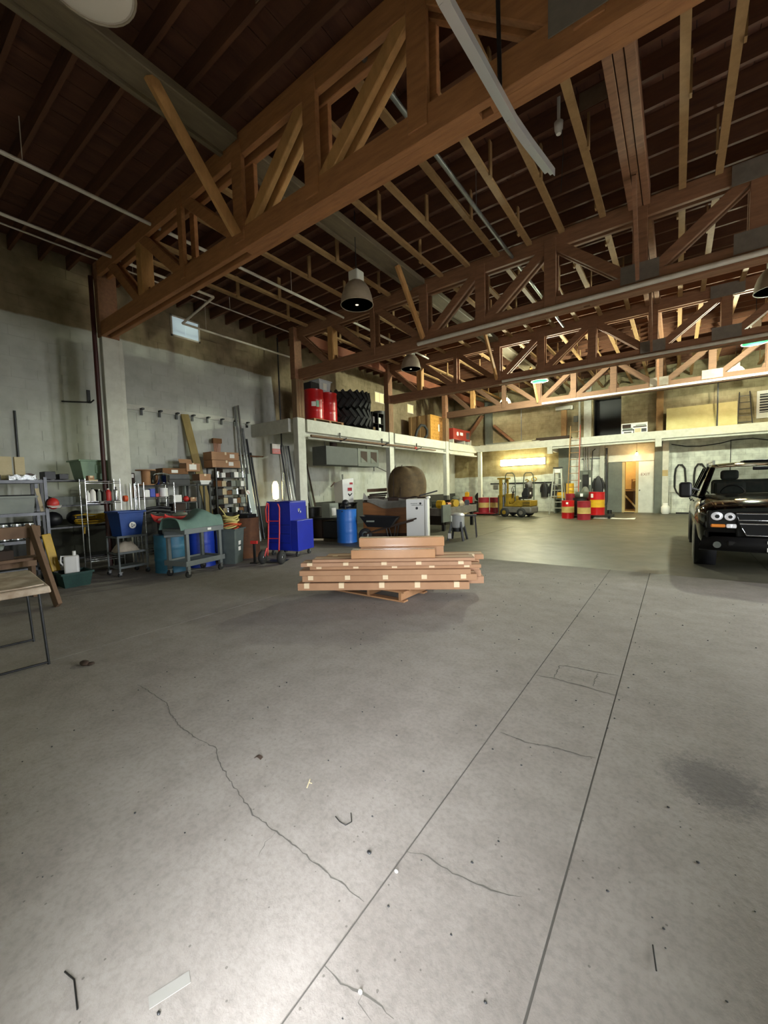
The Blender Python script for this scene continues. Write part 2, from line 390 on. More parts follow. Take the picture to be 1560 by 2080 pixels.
# ------------------------------------------------------------------ walls
WX = -10.45
wl = struct('wall_left', MB().box(-10.8, WX - .004, -1.6, 21.8, -.2, 6.7), M['block'])
bl = MB().box(0, .02, .004, .396, .004, .196).mesh('block', M['block'])
cells = []
for r in range(33):
    for c in range(-4, 56):
        y = c * .4 + (.2 if r % 2 else 0); z = r * .2
        if (-1.2 < y < 21) : cells.append((math.hypot(10.45, y) + max(0, abs(z - 3.4) - 1.6) * 3 + (30 if y < 1.2 or y > 8.3 or z < 1.6 else 0), y, z))
cells.sort()
rest = MB()
for i, (d, y, z) in enumerate(cells):
    pr_ = rnd(-.004, .004)
    if i < 300: link('block', bl, wl, (WX - .02 + pr_, y, z))
    else: rest.box(WX - .02 + pr_, WX + pr_, y + .004, y + .396, z + .004, z + .196)
o = struct('block_rest', rest, M['block'], wl); o['kind'] = 'stuff'
# back wall with the dark upper doorway and the lower door
BY = 21.45
wb = sroot('wall_back')
DX0, DX1, DZ = -2.0, -1.4, 2.33
UX0, UX1, UZ0, UZ1 = -3.24, -2.09, 3.46, 5.33
def bw(n, m, x0, x1, z0, z1): struct(n, MB().box(x0, x1, BY, BY + .3, z0, z1), M[m], wb)
bw('lower_wall', 'block_back', -10.8, -4.75, -.2, 3.46); bw('lower_wall', 'block_white', -4.75, DX0, -.2, 3.46)
bw('lower_wall', 'block_white', DX0, DX1, DZ, 3.46); bw('lower_wall', 'block_white', DX1, 7.3, -.2, 3.46)
bw('upper_wall', 'block_white', -10.8, UX0, 3.46, 6.7); bw('upper_wall', 'block_white', UX0, UX1, UZ1, 6.7); bw('upper_wall', 'block_white', UX1, 7.3, 3.46, 6.7)
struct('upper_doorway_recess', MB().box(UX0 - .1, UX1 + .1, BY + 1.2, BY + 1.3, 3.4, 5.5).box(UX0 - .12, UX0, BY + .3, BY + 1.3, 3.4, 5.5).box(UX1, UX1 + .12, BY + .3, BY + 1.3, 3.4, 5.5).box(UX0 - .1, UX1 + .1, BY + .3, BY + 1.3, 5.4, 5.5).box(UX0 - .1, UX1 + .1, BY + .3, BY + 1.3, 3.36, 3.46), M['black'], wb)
struct('doorway_side', MB().box(UX0 - .35, UX0, BY - .05, BY, 3.46, 5.5), M['block_white'], wb)
struct('upper_pilaster', MB().box(-3.62, -3.3, BY - .12, BY - .001, 3.46, 6.2), M['white'], wb)
# the lit store room behind the door
sr = sroot('wall_storeroom')
struct('room_shell', MB().box(-3.4, -.4, 23.6, 23.7, 0, 2.8).box(-3.5, -3.4, BY + .3, 23.7, 0, 2.8).box(-.5, -.4, BY + .3, 23.7, 0, 2.8).box(-3.5, -.4, BY + .3, 23.7, 2.8, 2.9), M['tan'], sr)
struct('room_floor', MB().box(-3.5, -.4, BY - .0, 23.7, -.05, -.001), M['floor2'], sr)
wr = sroot('wall_right')
ys = [FRONT_Y] + [v for o_ in RO for v in o_[:2]] + [21.8]
for i in range(0, len(ys), 2): struct('wall_panel', MB().box(RX, RX + .25, ys[i], ys[i + 1], -.2, 6.7), M['block_white'], wr)
for y0, y1, z0, z1 in RO: struct('wall_panel', MB().box(RX, RX + .25, y0, y1, z1, 6.7).box(RX, RX + .25, y0, y1, -.2, z0), M['block_white'], wr)
wf = sroot('wall_front')
struct('wall_panel', MB().box(-10.8, FD[0], FRONT_Y - .25, FRONT_Y, -.2, 6.7), M['block_white'], wf)
struct('wall_panel', MB().box(FD[0], FD[1], FRONT_Y - .25, FRONT_Y, FD[2], 6.7), M['block_white'], wf)
struct('wall_panel', MB().box(FD[1], RX + .25, FRONT_Y - .25, FRONT_Y, -.2, 6.7), M['block_white'], wf)

# ------------------------------------------------------------------ ceiling: boards over joists, nailing strips hung below
ce = struct('ceiling', MB().box(-10.8, 7.3, -1.6, 21.8, 6.52, 6.7), M['dark'])
x = -10.4
while x < 7:
    w = rnd(.26, .34)
    struct('roof_board', MB().box(x + .004, x + w - .004, -1.2, 21.4, 6.46 + rnd(0, .012), 6.515), M['board'], ce); x += w
jm = MB().box(-10.44, 6.98, -.025, .025, 6.2, 6.46).mesh('joist', M['joist'])
for i in range(48):
    y = -.9 + i * .46
    if y < 21.3: link('joist', jm, ce, (0, y, rnd(-.01, .01)))
pm_ = MB().box(0, .55, -.004, .004, -.11, .11).mesh('patch_board', M['board2'])
for i in range(26):
    k = random.randint(3, 26); link('patch_board', pm_, ce, (rnd(-4, 2.5), -.9 + k * .46 - .031, 6.33), sc=(rnd(.5, 1.3), 1, 1))
TY = (3.34, 7.88, 12.28, 16.75)               # the four trusses, middle of each
sx = [-8.04, -7.37, -6.21, -5.35, -4.02, -3.43, -2.83, -2.23, -1.68, -1.05, .0, .42, 1.1, 1.8, 2.5, 3.2, 3.9, 4.6, 5.3, 6.0]
bays = [(TY[0] + .13, TY[1] - .13), (TY[1] + .13, TY[2] - .13), (TY[2] + .13, TY[3] - .13), (TY[3] + .13, 21.4)]
for bi, (y0, y1) in enumerate(bays):
    for xx in sx:
        z = 5.8 + rnd(-.015, .015)
        st_ = struct('ceiling_strip', MB().box(xx - .045, xx + .045, y0, y1, z, z + .05), M['strip'], ce)
        k = 0; y = y0 + rnd(.5, 1.3)
        while y < y1 - .3:
            sd = .058 if k % 2 else -.058
            struct('hanger', MB().box(xx + sd - .012, xx + sd + .012, y - .04, y + .04, z - .02, 6.24), M['strip'], st_)
            y += rnd(1.2, 1.7); k += 1

# ------------------------------------------------------------------ trusses
PX = [-8.5, -7.25, -5.87, -4.48, -3.19, -1.88, -.53, .86, 2.2, 3.55, 4.9, 6.3, 6.98]
ZB, ZT = 4.5, 5.88
PAT = {0: 't', 1: 't', 2: 't', 3: 'b', 4: 'b', 5: 't', 6: 'b', 7: 'b', 8: 't', 9: 't', 10: 't'}
tl = ['nearest brown timber roof truss, crossing the upper photo with doubled slanting webs', 'second timber roof truss from the camera, with a bright white pipe along its lower chord',
      'third timber roof truss from the camera, a green-glowing lamp just below it', 'farthest brown timber roof truss, in front of the upper back wall']
for ti, ty in enumerate(TY):
    t = thing('roof_truss', tl[ti], 'truss', (0, ty, 0), 0, 'timber roof trusses')
    xe = -8.92 if ti == 0 else -8.46
    TM = M['timber_lit'] if ti == 0 else M['timber_dim'] if ti == 3 else M['timber']  # same timber; nearest truss coloured as lit, farthest coloured as dim
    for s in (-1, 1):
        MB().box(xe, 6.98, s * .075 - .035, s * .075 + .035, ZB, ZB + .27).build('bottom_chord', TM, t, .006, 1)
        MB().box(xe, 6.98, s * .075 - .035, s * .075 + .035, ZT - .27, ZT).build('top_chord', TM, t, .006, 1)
    for a, b in ((-4.45, -1.35), (-1.25, 2.4), (2.5, 6.9)):
        MB().box(a, b, -.039, .039, ZB + .004, ZB + .16).build('chord_filler', TM, t)
    MB().box(xe + .02, -4.45, -.039, .039, ZB + .09, ZB + .16).build('chord_filler', TM, t)
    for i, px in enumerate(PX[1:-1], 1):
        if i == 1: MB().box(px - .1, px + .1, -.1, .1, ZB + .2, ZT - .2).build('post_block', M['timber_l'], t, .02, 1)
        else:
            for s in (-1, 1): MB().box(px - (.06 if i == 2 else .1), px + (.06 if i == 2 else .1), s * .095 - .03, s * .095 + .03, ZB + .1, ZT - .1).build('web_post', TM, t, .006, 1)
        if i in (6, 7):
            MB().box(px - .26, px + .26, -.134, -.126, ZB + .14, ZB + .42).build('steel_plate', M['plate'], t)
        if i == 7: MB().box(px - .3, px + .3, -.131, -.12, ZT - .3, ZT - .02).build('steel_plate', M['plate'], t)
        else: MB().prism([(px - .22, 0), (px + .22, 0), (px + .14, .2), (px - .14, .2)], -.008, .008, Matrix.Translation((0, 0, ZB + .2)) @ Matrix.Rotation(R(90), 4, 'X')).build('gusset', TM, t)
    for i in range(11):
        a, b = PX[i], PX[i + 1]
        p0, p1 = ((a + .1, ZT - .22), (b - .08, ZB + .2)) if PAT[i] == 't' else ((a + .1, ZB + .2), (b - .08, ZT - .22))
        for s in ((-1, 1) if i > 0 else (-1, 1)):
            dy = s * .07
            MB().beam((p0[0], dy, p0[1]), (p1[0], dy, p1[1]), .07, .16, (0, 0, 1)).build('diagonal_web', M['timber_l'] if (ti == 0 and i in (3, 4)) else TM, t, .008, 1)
# sway braces from the long beams down to the truss feet
for ti, ty in enumerate(TY):
    q = one('sway_brace', MB().beam((-4.46, ty - 1.12, 5.78), (-4.46, ty - .17, 4.66), .05, .14, (0, 1, 0)), M['timber_l'], 'slanting pale timber brace from the grey beam down to the %s truss' % (('nearest', 'second', 'third', 'farthest')[ti]), 'brace', group='braces on the left long beam')
    if ti: one('sway_brace', MB().beam((-.55, ty - 1.0, 5.74), (-.55, ty - .16, 4.66), .05, .12, (0, 1, 0)), M['timber'], 'steep brown brace under the middle plank beam, meeting the %s truss' % (('nearest', 'second', 'third', 'farthest')[ti]), 'brace', group='braces on the middle long beam')
edges = [-1.2, TY[0] - .12, TY[0] + .12, TY[1] - .12, TY[1] + .12, TY[2] - .12, TY[2] + .12, TY[3] - .12, TY[3] + .12, 21.4]
bn_ = ['over the camera', 'between the nearest and second trusses', 'between the second and third trusses', 'between the third and farthest trusses', 'behind the farthest truss']
for i in range(5):
    y0, y1 = edges[2 * i], edges[2 * i + 1]
    t = thing('long_beam', 'broad grey painted roof beam running away from the camera, ' + bn_[i], 'beam', (0, 0, 0), 0, 'grey roof beam lengths')
    MB().box(-4.74, -4.42, y0, y1, 5.79, 5.9).build('beam_body', M['greybeam'], t, .01, 1)
    MB().box(-4.8, -4.74, y0, y1, 5.76, 5.86).build('edge_strip', M['greybeam'], t)
    if i:
        t = thing('plank_beam', 'three-ply dark brown plank beam along the middle of the roof, ' + bn_[i], 'beam', (0, 0, 0), 0, 'middle plank beam lengths')
        for k in range(3): MB().box(-.69 + k * .1, -.6 + k * .1, y0, y1, 5.76 + .01 * (k % 2), 6.05).build('plank', M['timber'], t, .004, 1)

# ------------------------------------------------------------------ posts, mezzanine along the left wall and shelf along the back wall
pl = ['brown and white post carrying the nearest truss, among the shelves', 'post of the second truss at the near corner of the gallery', 'post of the third truss, in the gallery front', 'post of the farthest truss, in the gallery front']
for ti, ty in enumerate(TY):
    t = thing('truss_post', pl[ti], 'post', (-8.6, ty, 0), 0)
    h = (4.5, 3.46, 3.46, 3.46)[ti]
    a, b, c, d = (-.48, -.33, -.1, .19) if ti == 0 else (-.06, .13, -.2, .03)
    MB().box(a, b, c, d, 1.0, h).build('painted_post', M['white'], t, .008, 1)
    MB().box(a, b, c, d, 0, 1.0).build('dark_foot', M['dsk'], t, .008, 1)
    MB().box(a, b - .03, d + .004, d + .08, 0, h).build('side_board', M['white'], t, .005, 1)
    if ti:
        MB().box(a, b, c, d + .06, 3.46, 4.5).build('bare_post', M['postw'], t, .008, 1)
        for k in range(2): MB().box(b + .001, b + .008, -.12 + k * .1, -.1 + k * .1, 3.5, 4.45).build('check_groove', M['timber'], t)
    MB().box(a, b, c - .02, d + .02, 4.5, 5.88).build('post_head', M['timber'], t, .008, 1)
    if ti == 0: MB().cyl((-.42, -.19, 0), (-.42, -.19, 5.6), .04, n=10).build('standpipe', M['red_pipe'], t)
mz = sroot('trim_1')
struct('gallery_deck', MB().box(WX + .01, -8.76, 7.7, 21.4, 3.32, 3.44), M['white'], mz)
for a, b in ((TY[1] + .19, TY[2] - .21), (TY[2] + .19, TY[3] - .21), (TY[3] + .19, 20.02)):
    struct('gallery_beam', MB().box(-8.62, -8.5, a, b, 3.1, 3.45), M['white'], mz, .006)
    struct('gallery_ledger', MB().box(-8.7, -8.48, a, b, 2.9, 2.96), M['white'], mz, .004)
    struct('gallery_ledger', MB().box(-8.66, -8.62, a, b, 2.96, 3.1), M['white'], mz)
struct('gallery_end_beam', MB().box(WX + .01, -8.76, 7.6, 7.69, 3.08, 3.45), M['white'], mz, .006)
tb = sroot('trim_2')
struct('shelf_deck', MB().box(-8.5, 6.98, 20.1, BY - .01, 3.37, 3.44), M['white'], tb)
struct('shelf_beam', MB().box(-8.6, 6.98, 20.02, 20.1, 3.14, 3.46), M['white'], tb, .006)
struct('shelf_fascia', MB().box(-4.8, 6.98, 20.1, 20.14, 3.05, 3.14), M['white'], tb)
struct('corner_post', MB().box(-8.48, -8.3, 20.12, 20.3, 0, 3.37), M['white'], tb, .006)
for xx in (-4.85, -.62): struct('shelf_bracket', MB().box(xx - .11, xx + .11, 20.0, 20.16, 2.82, 3.14).box(xx - .06, xx + .06, 20.16, BY - .01, 2.95, 3.14), M['white'], tb)
struct('pilaster', MB().box(-.78, -.5, BY - .22, BY - .002, 0, 3.36), M['greyp'], tb)
struct('pilaster_cap', MB().box(-.5, -.28, BY - .22, BY - .002, 0, 3.36), M['white'], tb)
struct('pilaster', MB().box(-4.75, -4.2, BY - .12, BY - .002, 0, 3.36), M['greyp'], tb)
struct('pilaster', MB().box(-2.92, -2.74, BY - .1, BY - .002, 0, 3.36), M['white'], tb)
struct('upper_post', MB().box(-.75, -.5, BY - .3, BY - .002, 3.45, 6.2), M['strip'], tb)
struct('upper_post', MB().box(-8.5, -8.15, BY - .25, BY - .002, 3.45, 6.2), M['greyp'], tb)
struct('rafter_foot', MB().beam((-9.9, BY - .3, 3.6), (-8.6, BY - .3, 5.2), .12, .2, (0, 1, 0)), M['timber'], tb)
struct('rafter_foot', MB().beam((-8.0, BY - .2, 4.6), (-6.9, BY - .2, 3.6), .12, .2, (0, 1, 0)), M['timber'], tb)
# ------------------------------------------------------------------ lamps of the hall
M.update(
 shade=mat('lamp_shade', '#a89b88', .5, 0., c2='#8c806e', scale=5), lens=mat('lamp_lens', '#b3aa9a', .25, emit='#fff2d8', es=.05), bulb_off=mat('lamp_bulb', '#f0ead8', .2, emit='#fff0d0', es=1.2),
 glow_w=mat('lamp_dome_lit', '#fff6d8', .4, emit='#fff0b4', es=7.), glow_g=mat('lamp_green_lens', '#04140a', .9, emit='#4fe287', es=.75, spec=0.),
 fluo=mat('tube_lit', '#fffbe0', .4, emit='#fff7c4', es=60.), bulb_w=mat('warm_bulb', '#ffdf9a', .3, emit='#ffc468', es=60.),
)
def high_bay(label, x, y, z, kind, top=6.47, r=.28):
    t = thing('high_bay_lamp', label, 'lamp', (x, y, z), 0, 'high bay lamps')
    prof = [(r, 0), (r * .985, .06), (r * .93, .15), (r * .8, .26), (r * .58, .35), (r * .38, .39)]
    sm = {'off': M['shade'], 'lit': M['glow_w'], 'green': M['shade'], 'lens': M['lens']}[kind]
    MB().lathe(prof, 32).lathe([(a * .97, b) for a, b in prof], 32).build('shade', sm, t)
    MB().tube([(r * math.cos(k * PI / 16), r * math.sin(k * PI / 16), 0) for k in range(32)], .008, 6, True).build('rim', M['shade'], t)
    MB().cbox((0, 0, .47), (.2, .2, .18)).cyl((0, 0, .38), (0, 0, .4), .09).build('ballast_box', M['white2'], t, .02)
    MB().cyl((0, 0, .56), (0, 0, top - z), .008, n=6).build('hanger_rod', M['dsteel'], t)
    if kind == 'off': MB().sph((0, 0, .12), (.08, .08, .13), 16, 10).build('bulb', M['bulb_off'] if kind == 'off' else M['glow_w'], t)
    if kind in ('lens', 'green'): MB().lathe([(0, -.05), (r * .5, -.04), (r * .85, -.015), (r * .99, .012)], 32).build('lens', M['lens'] if kind == 'lens' else M['glow_g'], t)
    if kind == 'lit':
        d = bpy.data.lights.new('lamp_light', 'POINT'); d.energy = 2600; d.color = (1, .93, .7); d.shadow_soft_size = .06
        l = bpy.data.objects.new('lamp_light', d); COL.objects.link(l); l.parent = t; l.location = (0, 0, .045)
    if kind == 'green':
        d = bpy.data.lights.new('lamp_light', 'POINT'); d.energy = 1150; d.color = (.93, 1, .76); d.shadow_soft_size = .12
        l = bpy.data.objects.new('lamp_light', d); COL.objects.link(l); l.parent = t; l.location = (0, 0, -.2)
    return t
high_bay('largest grey dome lamp, hanging between the two nearest trusses', -4.55, 5.6, 4.66, 'off')
high_bay('smaller-looking unlit grey dome lamp hanging above the gallery tyres, past the second truss', -6.27, 10.1, 4.86, 'off')
high_bay('lamp glowing green just under the third truss, in the middle of the hall', -3.87, 14.6, 4.97, 'green')
high_bay('lamp glowing green at the right edge of the photo, behind the third truss', 1.62, 14.6, 5.02, 'green')
high_bay('lit yellowish dome lamp far left, over the wooden crate corner', -6.6, 19, 5.1, 'lit')
high_bay('lit white dome lamp far right, in front of the leaning cream panel', 1.63, 19, 4.98, 'lit')
high_bay('unlit lamp cut by the right edge of the photo, behind the second truss', 1.35, 10.1, 4.8, 'off')
high_bay('pale bowl lamp overhead at the top left corner, with a closed lens', -3.17, 1.2, 4.86, 'lens')
# long fluorescent fitting on the back wall under the shelf
t = thing('fluorescent_light', 'long glowing white fluorescent fitting on the back wall under the shelf', 'lamp', (-6.55, BY - .02, 2.56))
MB().box(-1.16, 1.16, -.05, 0, -.16, .19).build('housing', M['white2'], t, .01)
MB().box(-1.14, 1.14, -.13, -.05, -.14, .17).build('diffuser', M['fluo'], t, .03)
# bare bulb by the door
t = thing('bare_bulb', 'bare warm glowing bulb hanging in front of the wall above the open door', 'lamp', (-1.43, 20.9, 2.62))
MB().sph((0, 0, 0), (.055, .055, .07), 16, 10).build('glass_bulb', M['bulb_w'], t)
MB().cyl((0, 0, .06), (0, 0, .12), .022, n=10).build('socket', M['black'], t)
MB().cyl((0, 0, .12), (0, 0, .74), .006, n=6).build('cord', M['black'], t)
def glow(t, e, c=(1, .66, .3)):
    d = bpy.data.lights.new('bulb_light', 'POINT'); d.energy = e; d.color = c; d.shadow_soft_size = .07
    l = bpy.data.objects.new('bulb_light', d); COL.objects.link(l); l.parent = t; l.location = (0, 0, -.12)
glow(t, 24)
t = thing('room_bulb', 'warm bulb under the ceiling of the store room behind the door', 'lamp', (-2.1, 22.6, 2.62))
MB().sph((0, 0, 0), .06, 12, 8).build('glass_bulb', M['bulb_w'], t)
MB().cyl((0, 0, .05), (0, 0, .18), .02, n=8).build('socket', M['black'], t)
glow(t, 90)
# ------------------------------------------------------------------ goods: shared materials and builders
M.update(
 brush=mat('brushed_steel', '#dcdedf', .3, .6), scrap=mat('tape_scrap_grey', '#8d8b85', .85), card=mat('cardboard', '#ab8463', .8, c2='#977052', scale=3, bump=.03), card_d=mat('cardboard_dark', '#7d5737', .85, c2='#694729', scale=4), tape=mat('paper_tape', '#dcc7a4', .6), paper=mat('paper_label', '#e4e2da', .7),
 sage=mat('sage_plastic', '#7f9a7c', .5, c2='#6e886c', scale=3), bluet=mat('recycling_blue', '#0f3f86', .45, c2='#0b3070', scale=3), blueb=mat('barrel_blue', '#1f66b8', .42, c2='#195aa6', scale=3), teal=mat('drum_teal', '#2a6a86', .5, c2='#215468', scale=4), navy=mat('drum_blue', '#1537a0', .45),
 cab=mat('cabinet_blue', '#1428a4', .38, c2='#101f86', scale=2), cart=mat('cart_grey', '#6a7070', .6, c2='#5a6060', scale=4), red=mat('red_plastic', '#c4302c', .45, c2='#a92522'), drumred=mat('drum_red', '#c0171b', .3, c2='#a51216', scale=3),
 rust=mat('rusty_steel', '#6b4526', .85, c2='#43291a', scale=5, bump=.2), tarp=mat('green_tarp', '#5f7a70', .75, c2='#4c655c', scale=5, bump=.1), rope=mat('yellow_rope', '#c9bd76', .8, c2='#a89c5a', scale=30), orange=mat('orange_cord', '#d0552a', .6),
 cloth=mat('pale_cloth', '#b5aa98', .9, c2='#8f8576', scale=8, bump=.2), binc=mat('bin_grey', '#59635f', .6, c2='#4a5350'), yel=mat('yellow_plastic', '#c9a21e', .5, c2='#a8840f', scale=6), cream=mat('cream_board', '#cdbf9c', .75, c2='#b3a482', scale=5),
 whitep=mat('white_plastic', '#dfdfda', .4), greyt=mat('grey_plastic', '#7f857b', .5, c2='#6d736a', scale=3), foil=mat('foil', '#d2d6d8', .2, .9, bump=.8, bscale=30, c2='#b0b4b8', scale=25), clear=mat('clear_sleeve', '#c6d2cc', .18, .3), copper=mat('copper', '#a5694a', .4, .6), brown=mat('dark_brown', '#3b2a1e', .8, c2='#2a1d14', scale=5),
 wood=mat('worn_wood', '#7c614b', .8, c2='#5c4735', scale=4, stretch=(2, 2, .6)), tabletop=mat('stained_top', '#d8ccba', .75, c2='#8d7862', scale=2.2, amt=.5, contrast=.16), ply=mat('plywood', '#94602f', .6, c2='#6c421e', scale=2, stretch=(.7, 1, 5)), dgreen=mat('dark_green_mesh', '#15423a', .7, c2='#0d2c27', scale=40, stretch=(1, 1, 1)), olive=mat('olive_metal', '#3b4136', .6), lwood=mat('pallet_wood', '#a47a54', .8, c2='#86603f', scale=5), green_y=mat('treated_plank', '#a3905a', .7, c2='#8a7846', scale=3, stretch=(3, 3, .5)),
)
def shelf(label, x0, x1, y0, y1, levels, h, m, post=.02, th=.03, wire=False, name='shelf_unit', lip=0., cat='shelf'):
    t = thing(name, label, cat, ((x0 + x1) / 2, (y0 + y1) / 2, 0)); a, b = (x1 - x0) / 2, (y1 - y0) / 2
    for i, j in ((-1, -1), (1, -1), (1, 1), (-1, 1)):
        if wire:
            mb = MB().cyl((i * a, j * b, 0), (i * a, j * b, h), post, n=10)
            for k in range(int(h / .1)): mb.cyl((i * a, j * b, .05 + k * .1), (i * a, j * b, .058 + k * .1), post * 1.25, n=10)
            mb.build('post', m, t)
        else: MB().box(i * a - post, i * a + post, j * b - post, j * b + post, 0, h).build('post', m, t)
    for z in levels:
        mb = MB()
        if wire:
            for s in (-1, 1):
                for dz in (0, -.035):
                    mb.cyl((s * a, -b, z + dz - .006), (s * a, b, z + dz - .006), .006, n=6); mb.cyl((-a, s * b, z + dz - .006), (a, s * b, z + dz - .006), .006, n=6)
            k = int((y1 - y0) / .05)
            for q in range(k): mb.cyl((-a, -b + (q + .5) * (y1 - y0) / k, z - .004), (a, -b + (q + .5) * (y1 - y0) / k, z - .004), .004, n=5)
        else: mb.box(-a, a, -b, b, z - th, z).box(a, a + .006, -b, b, z - th - lip, z)
        mb.build('shelf_board', m, t)
    return t
def carton(label, x, y, z, sx_, sy_, sz_, rz=0., m='card', name='cardboard_box', cat='box', paper=None, group=None, flaps=False):
    t = thing(name, label, cat, (x, y, z), rz, group)
    MB().box(-sx_ / 2, sx_ / 2, -sy_ / 2, sy_ / 2, 0, sz_).build('carton', M[m], t, .006, 2)
    MB().box(-sx_ / 2 + .01, sx_ / 2 + .001, -.025, .025, sz_ - .004, sz_ + .0012).box(sx_ / 2, sx_ / 2 + .0012, -.025, .025, sz_ * .65, sz_).build('tape', M['tape'] if m == 'card' else M[m], t)
    if paper: MB().box(sx_ / 2, sx_ / 2 + .002, paper[0], paper[1], paper[2], paper[3]).build('paper_label', M['paper'], t)
    if flaps: MB().beam((-sx_ / 2, 0, sz_ + .02), (-sx_ / 2 - .05, 0, sz_ + .12), sy_ * .95, .004, (1, 0, 0)).build('flap', M[m], t)
    return t
def bottle(label, x, y, z, r, h, m, cap='black', cat='bottle', group=None, name='bottle'):
    t = thing(name, label, cat, (x, y, z), 0, group)
    MB().lathe([(r * .94, 0), (r, .01), (r, h * .68), (r * .85, h * .78), (r * .42, h * .88), (r * .4, h * .93)], 16).build('body', M[m], t)
    MB().cyl((0, 0, h * .92), (0, 0, h), r * .46, n=12).build('cap', M[cap], t)
    return t
def canister(label, x, y, z, r, h, m, lid='steel', group=None, name='tin_can', cat='can'):
    t = thing(name, label, cat, (x, y, z), 0, group)
    MB().lathe([(r, 0), (r * 1.02, .01), (r, .02), (r, h - .02), (r * 1.02, h - .01), (r, h)], 18).build('body', M[m], t)
    MB().cyl((0, 0, h), (0, 0, h + .004), r * .9, n=18).build('lid', M[lid], t)
    return t
def tubx(mb, w0, d0, w1, d1, h, th=.012, rim=.03):
    """open tub with sloped sides and a rolled rim"""
    for z0, z1, f in ((0, h, 1),):
        v = []
        for (w, d, z) in ((w0, d0, 0), (w1, d1, h), (w1 - 2 * th, d1 - 2 * th, h), (w0 - 2 * th, d0 - 2 * th, th)):
            v += [(-w / 2, -d / 2, z), (w / 2, -d / 2, z), (w / 2, d / 2, z), (-w / 2, d / 2, z)]
        f_ = [(3, 2, 1, 0), (12, 13, 14, 15)]
        for a in range(3):
            for i in range(4): f_.append((a * 4 + i, a * 4 + (i + 1) % 4, a * 4 + 4 + (i + 1) % 4, a * 4 + 4 + i))
        mb.add(v, f_)
    for s in (-1, 1):
        mb.box(-w1 / 2 - rim, w1 / 2 + rim, s * (d1 / 2 + rim / 2) - rim / 2, s * (d1 / 2 + rim / 2) + rim / 2, h - .03, h)
        mb.box(s * (w1 / 2 + rim / 2) - rim / 2, s * (w1 / 2 + rim / 2) + rim / 2, -d1 / 2, d1 / 2, h - .03, h)
    return mb
def drum(label, x, y, z, r, h, m, top='steel', name='steel_drum', band=None, group=None, hoops=2, lab=None, rz=0., cat='drum'):
    t = thing(name, label, cat, (x, y, z), rz, group)
    def prof(z0, z1):
        p = []
        zs = [k * h / 24 for k in range(25)]
        for q in zs:
            if z0 - 1e-6 <= q <= z1 + 1e-6:
                rr = r
                for hk in range(hoops):
                    if abs(q - h * (hk + 1) / (hoops + 1)) < h / 40: rr = r * 1.025
                if q < .01 or q > h - .01: rr = r * 1.02
                p.append((rr, q))
        return p
    if band:
        MB().lathe(prof(0, h / 3), 28).build('body', M[m], t); MB().lathe(prof(h / 3, 2 * h / 3), 28).build('painted_band', M[band], t); MB().lathe(prof(2 * h / 3, h), 28).build('body', M[m], t)
    else: MB().lathe(prof(0, h), 28).build('body', M[m], t)
    MB().cyl((0, 0, h - .02), (0, 0, h - .012), r * .97, n=28).cyl((r * .6, 0, h - .012), (r * .6, 0, h), .03, n=10).build('lid', M[top], t)
    if lab: MB().grid(lambda u, v: ((r * 1.012) * math.cos(R(lab[0] + (lab[1] - lab[0]) * u)), (r * 1.012) * math.sin(R(lab[0] + (lab[1] - lab[0]) * u)), lab[2] + (lab[3] - lab[2]) * v), 6, 1).build('paper_label', M['paper'], t)
    return t
def wheel(mb_t, mb_r, c, r, w, ax=(0, 1, 0), hub='steel', n=20):
    a = Vector(ax).normalized() * (w / 2); c = Vector(c)
    mb_t.cyl(c - a, c + a, r, n=n)
    mb_r.cyl(c - a * 1.06, c + a * 1.06, r * .55, n=n)
def caster(parent, x, y, r=.06, z=0., m='rubber'):
    g = MB().box(x - .03, x + .03, y - .03, y + .03, z + 2 * r, z + 2 * r + .02).beam((x - .026, y, z + 2 * r), (x - .026, y, z + r), .04, .006, (1, 0, 0)).beam((x + .026, y, z + 2 * r), (x + .026, y, z + r), .04, .006, (1, 0, 0)).build('caster_fork', M['steel'], parent)
    MB().cyl((x - .018, y, z + r), (x + .018, y, z + r), r, n=16).build('wheel', M[m], g)

# ------------------------------------------------------------------ left wall fittings
t = thing('hook_rail', 'white peg rail with dark wooden hooks along the upper left block wall', 'rail', (WX + .005, 6.1, 3.52))
MB().box(0, .03, -1.95, 2.0, -.06, .06).build('rail_board', M['white'], t)
for i in range(9):
    y = -1.6 + i * .42
    link('hook', MB().box(.03, .16, -.025, .025, -.05, -.01).box(.03, .05, -.025, .025, -.17, -.01).mesh('hook', M['dsteel']), t, (0, y, 0))
w = sroot('window_1')
struct('window_frame', MB().box(WX + .004, WX + .03, 5.34, 6.11, 5.46, 5.50).box(WX + .004, WX + .03, 5.34, 6.11, 5.95, 5.99).box(WX + .004, WX + .03, 5.34, 5.38, 5.46, 5.99).box(WX + .004, WX + .03, 6.07, 6.11, 5.46, 5.99), M['pipe'], w)
struct('pane', MB().box(WX + .002, WX + .016, 5.38, 5.72, 5.50, 5.95).box(WX + .002, WX + .016, 5.725, 6.07, 5.50, 5.95), mat('frosted_pane', '#c6d6da', .4, emit='#cfe6ee', es=.32), w)
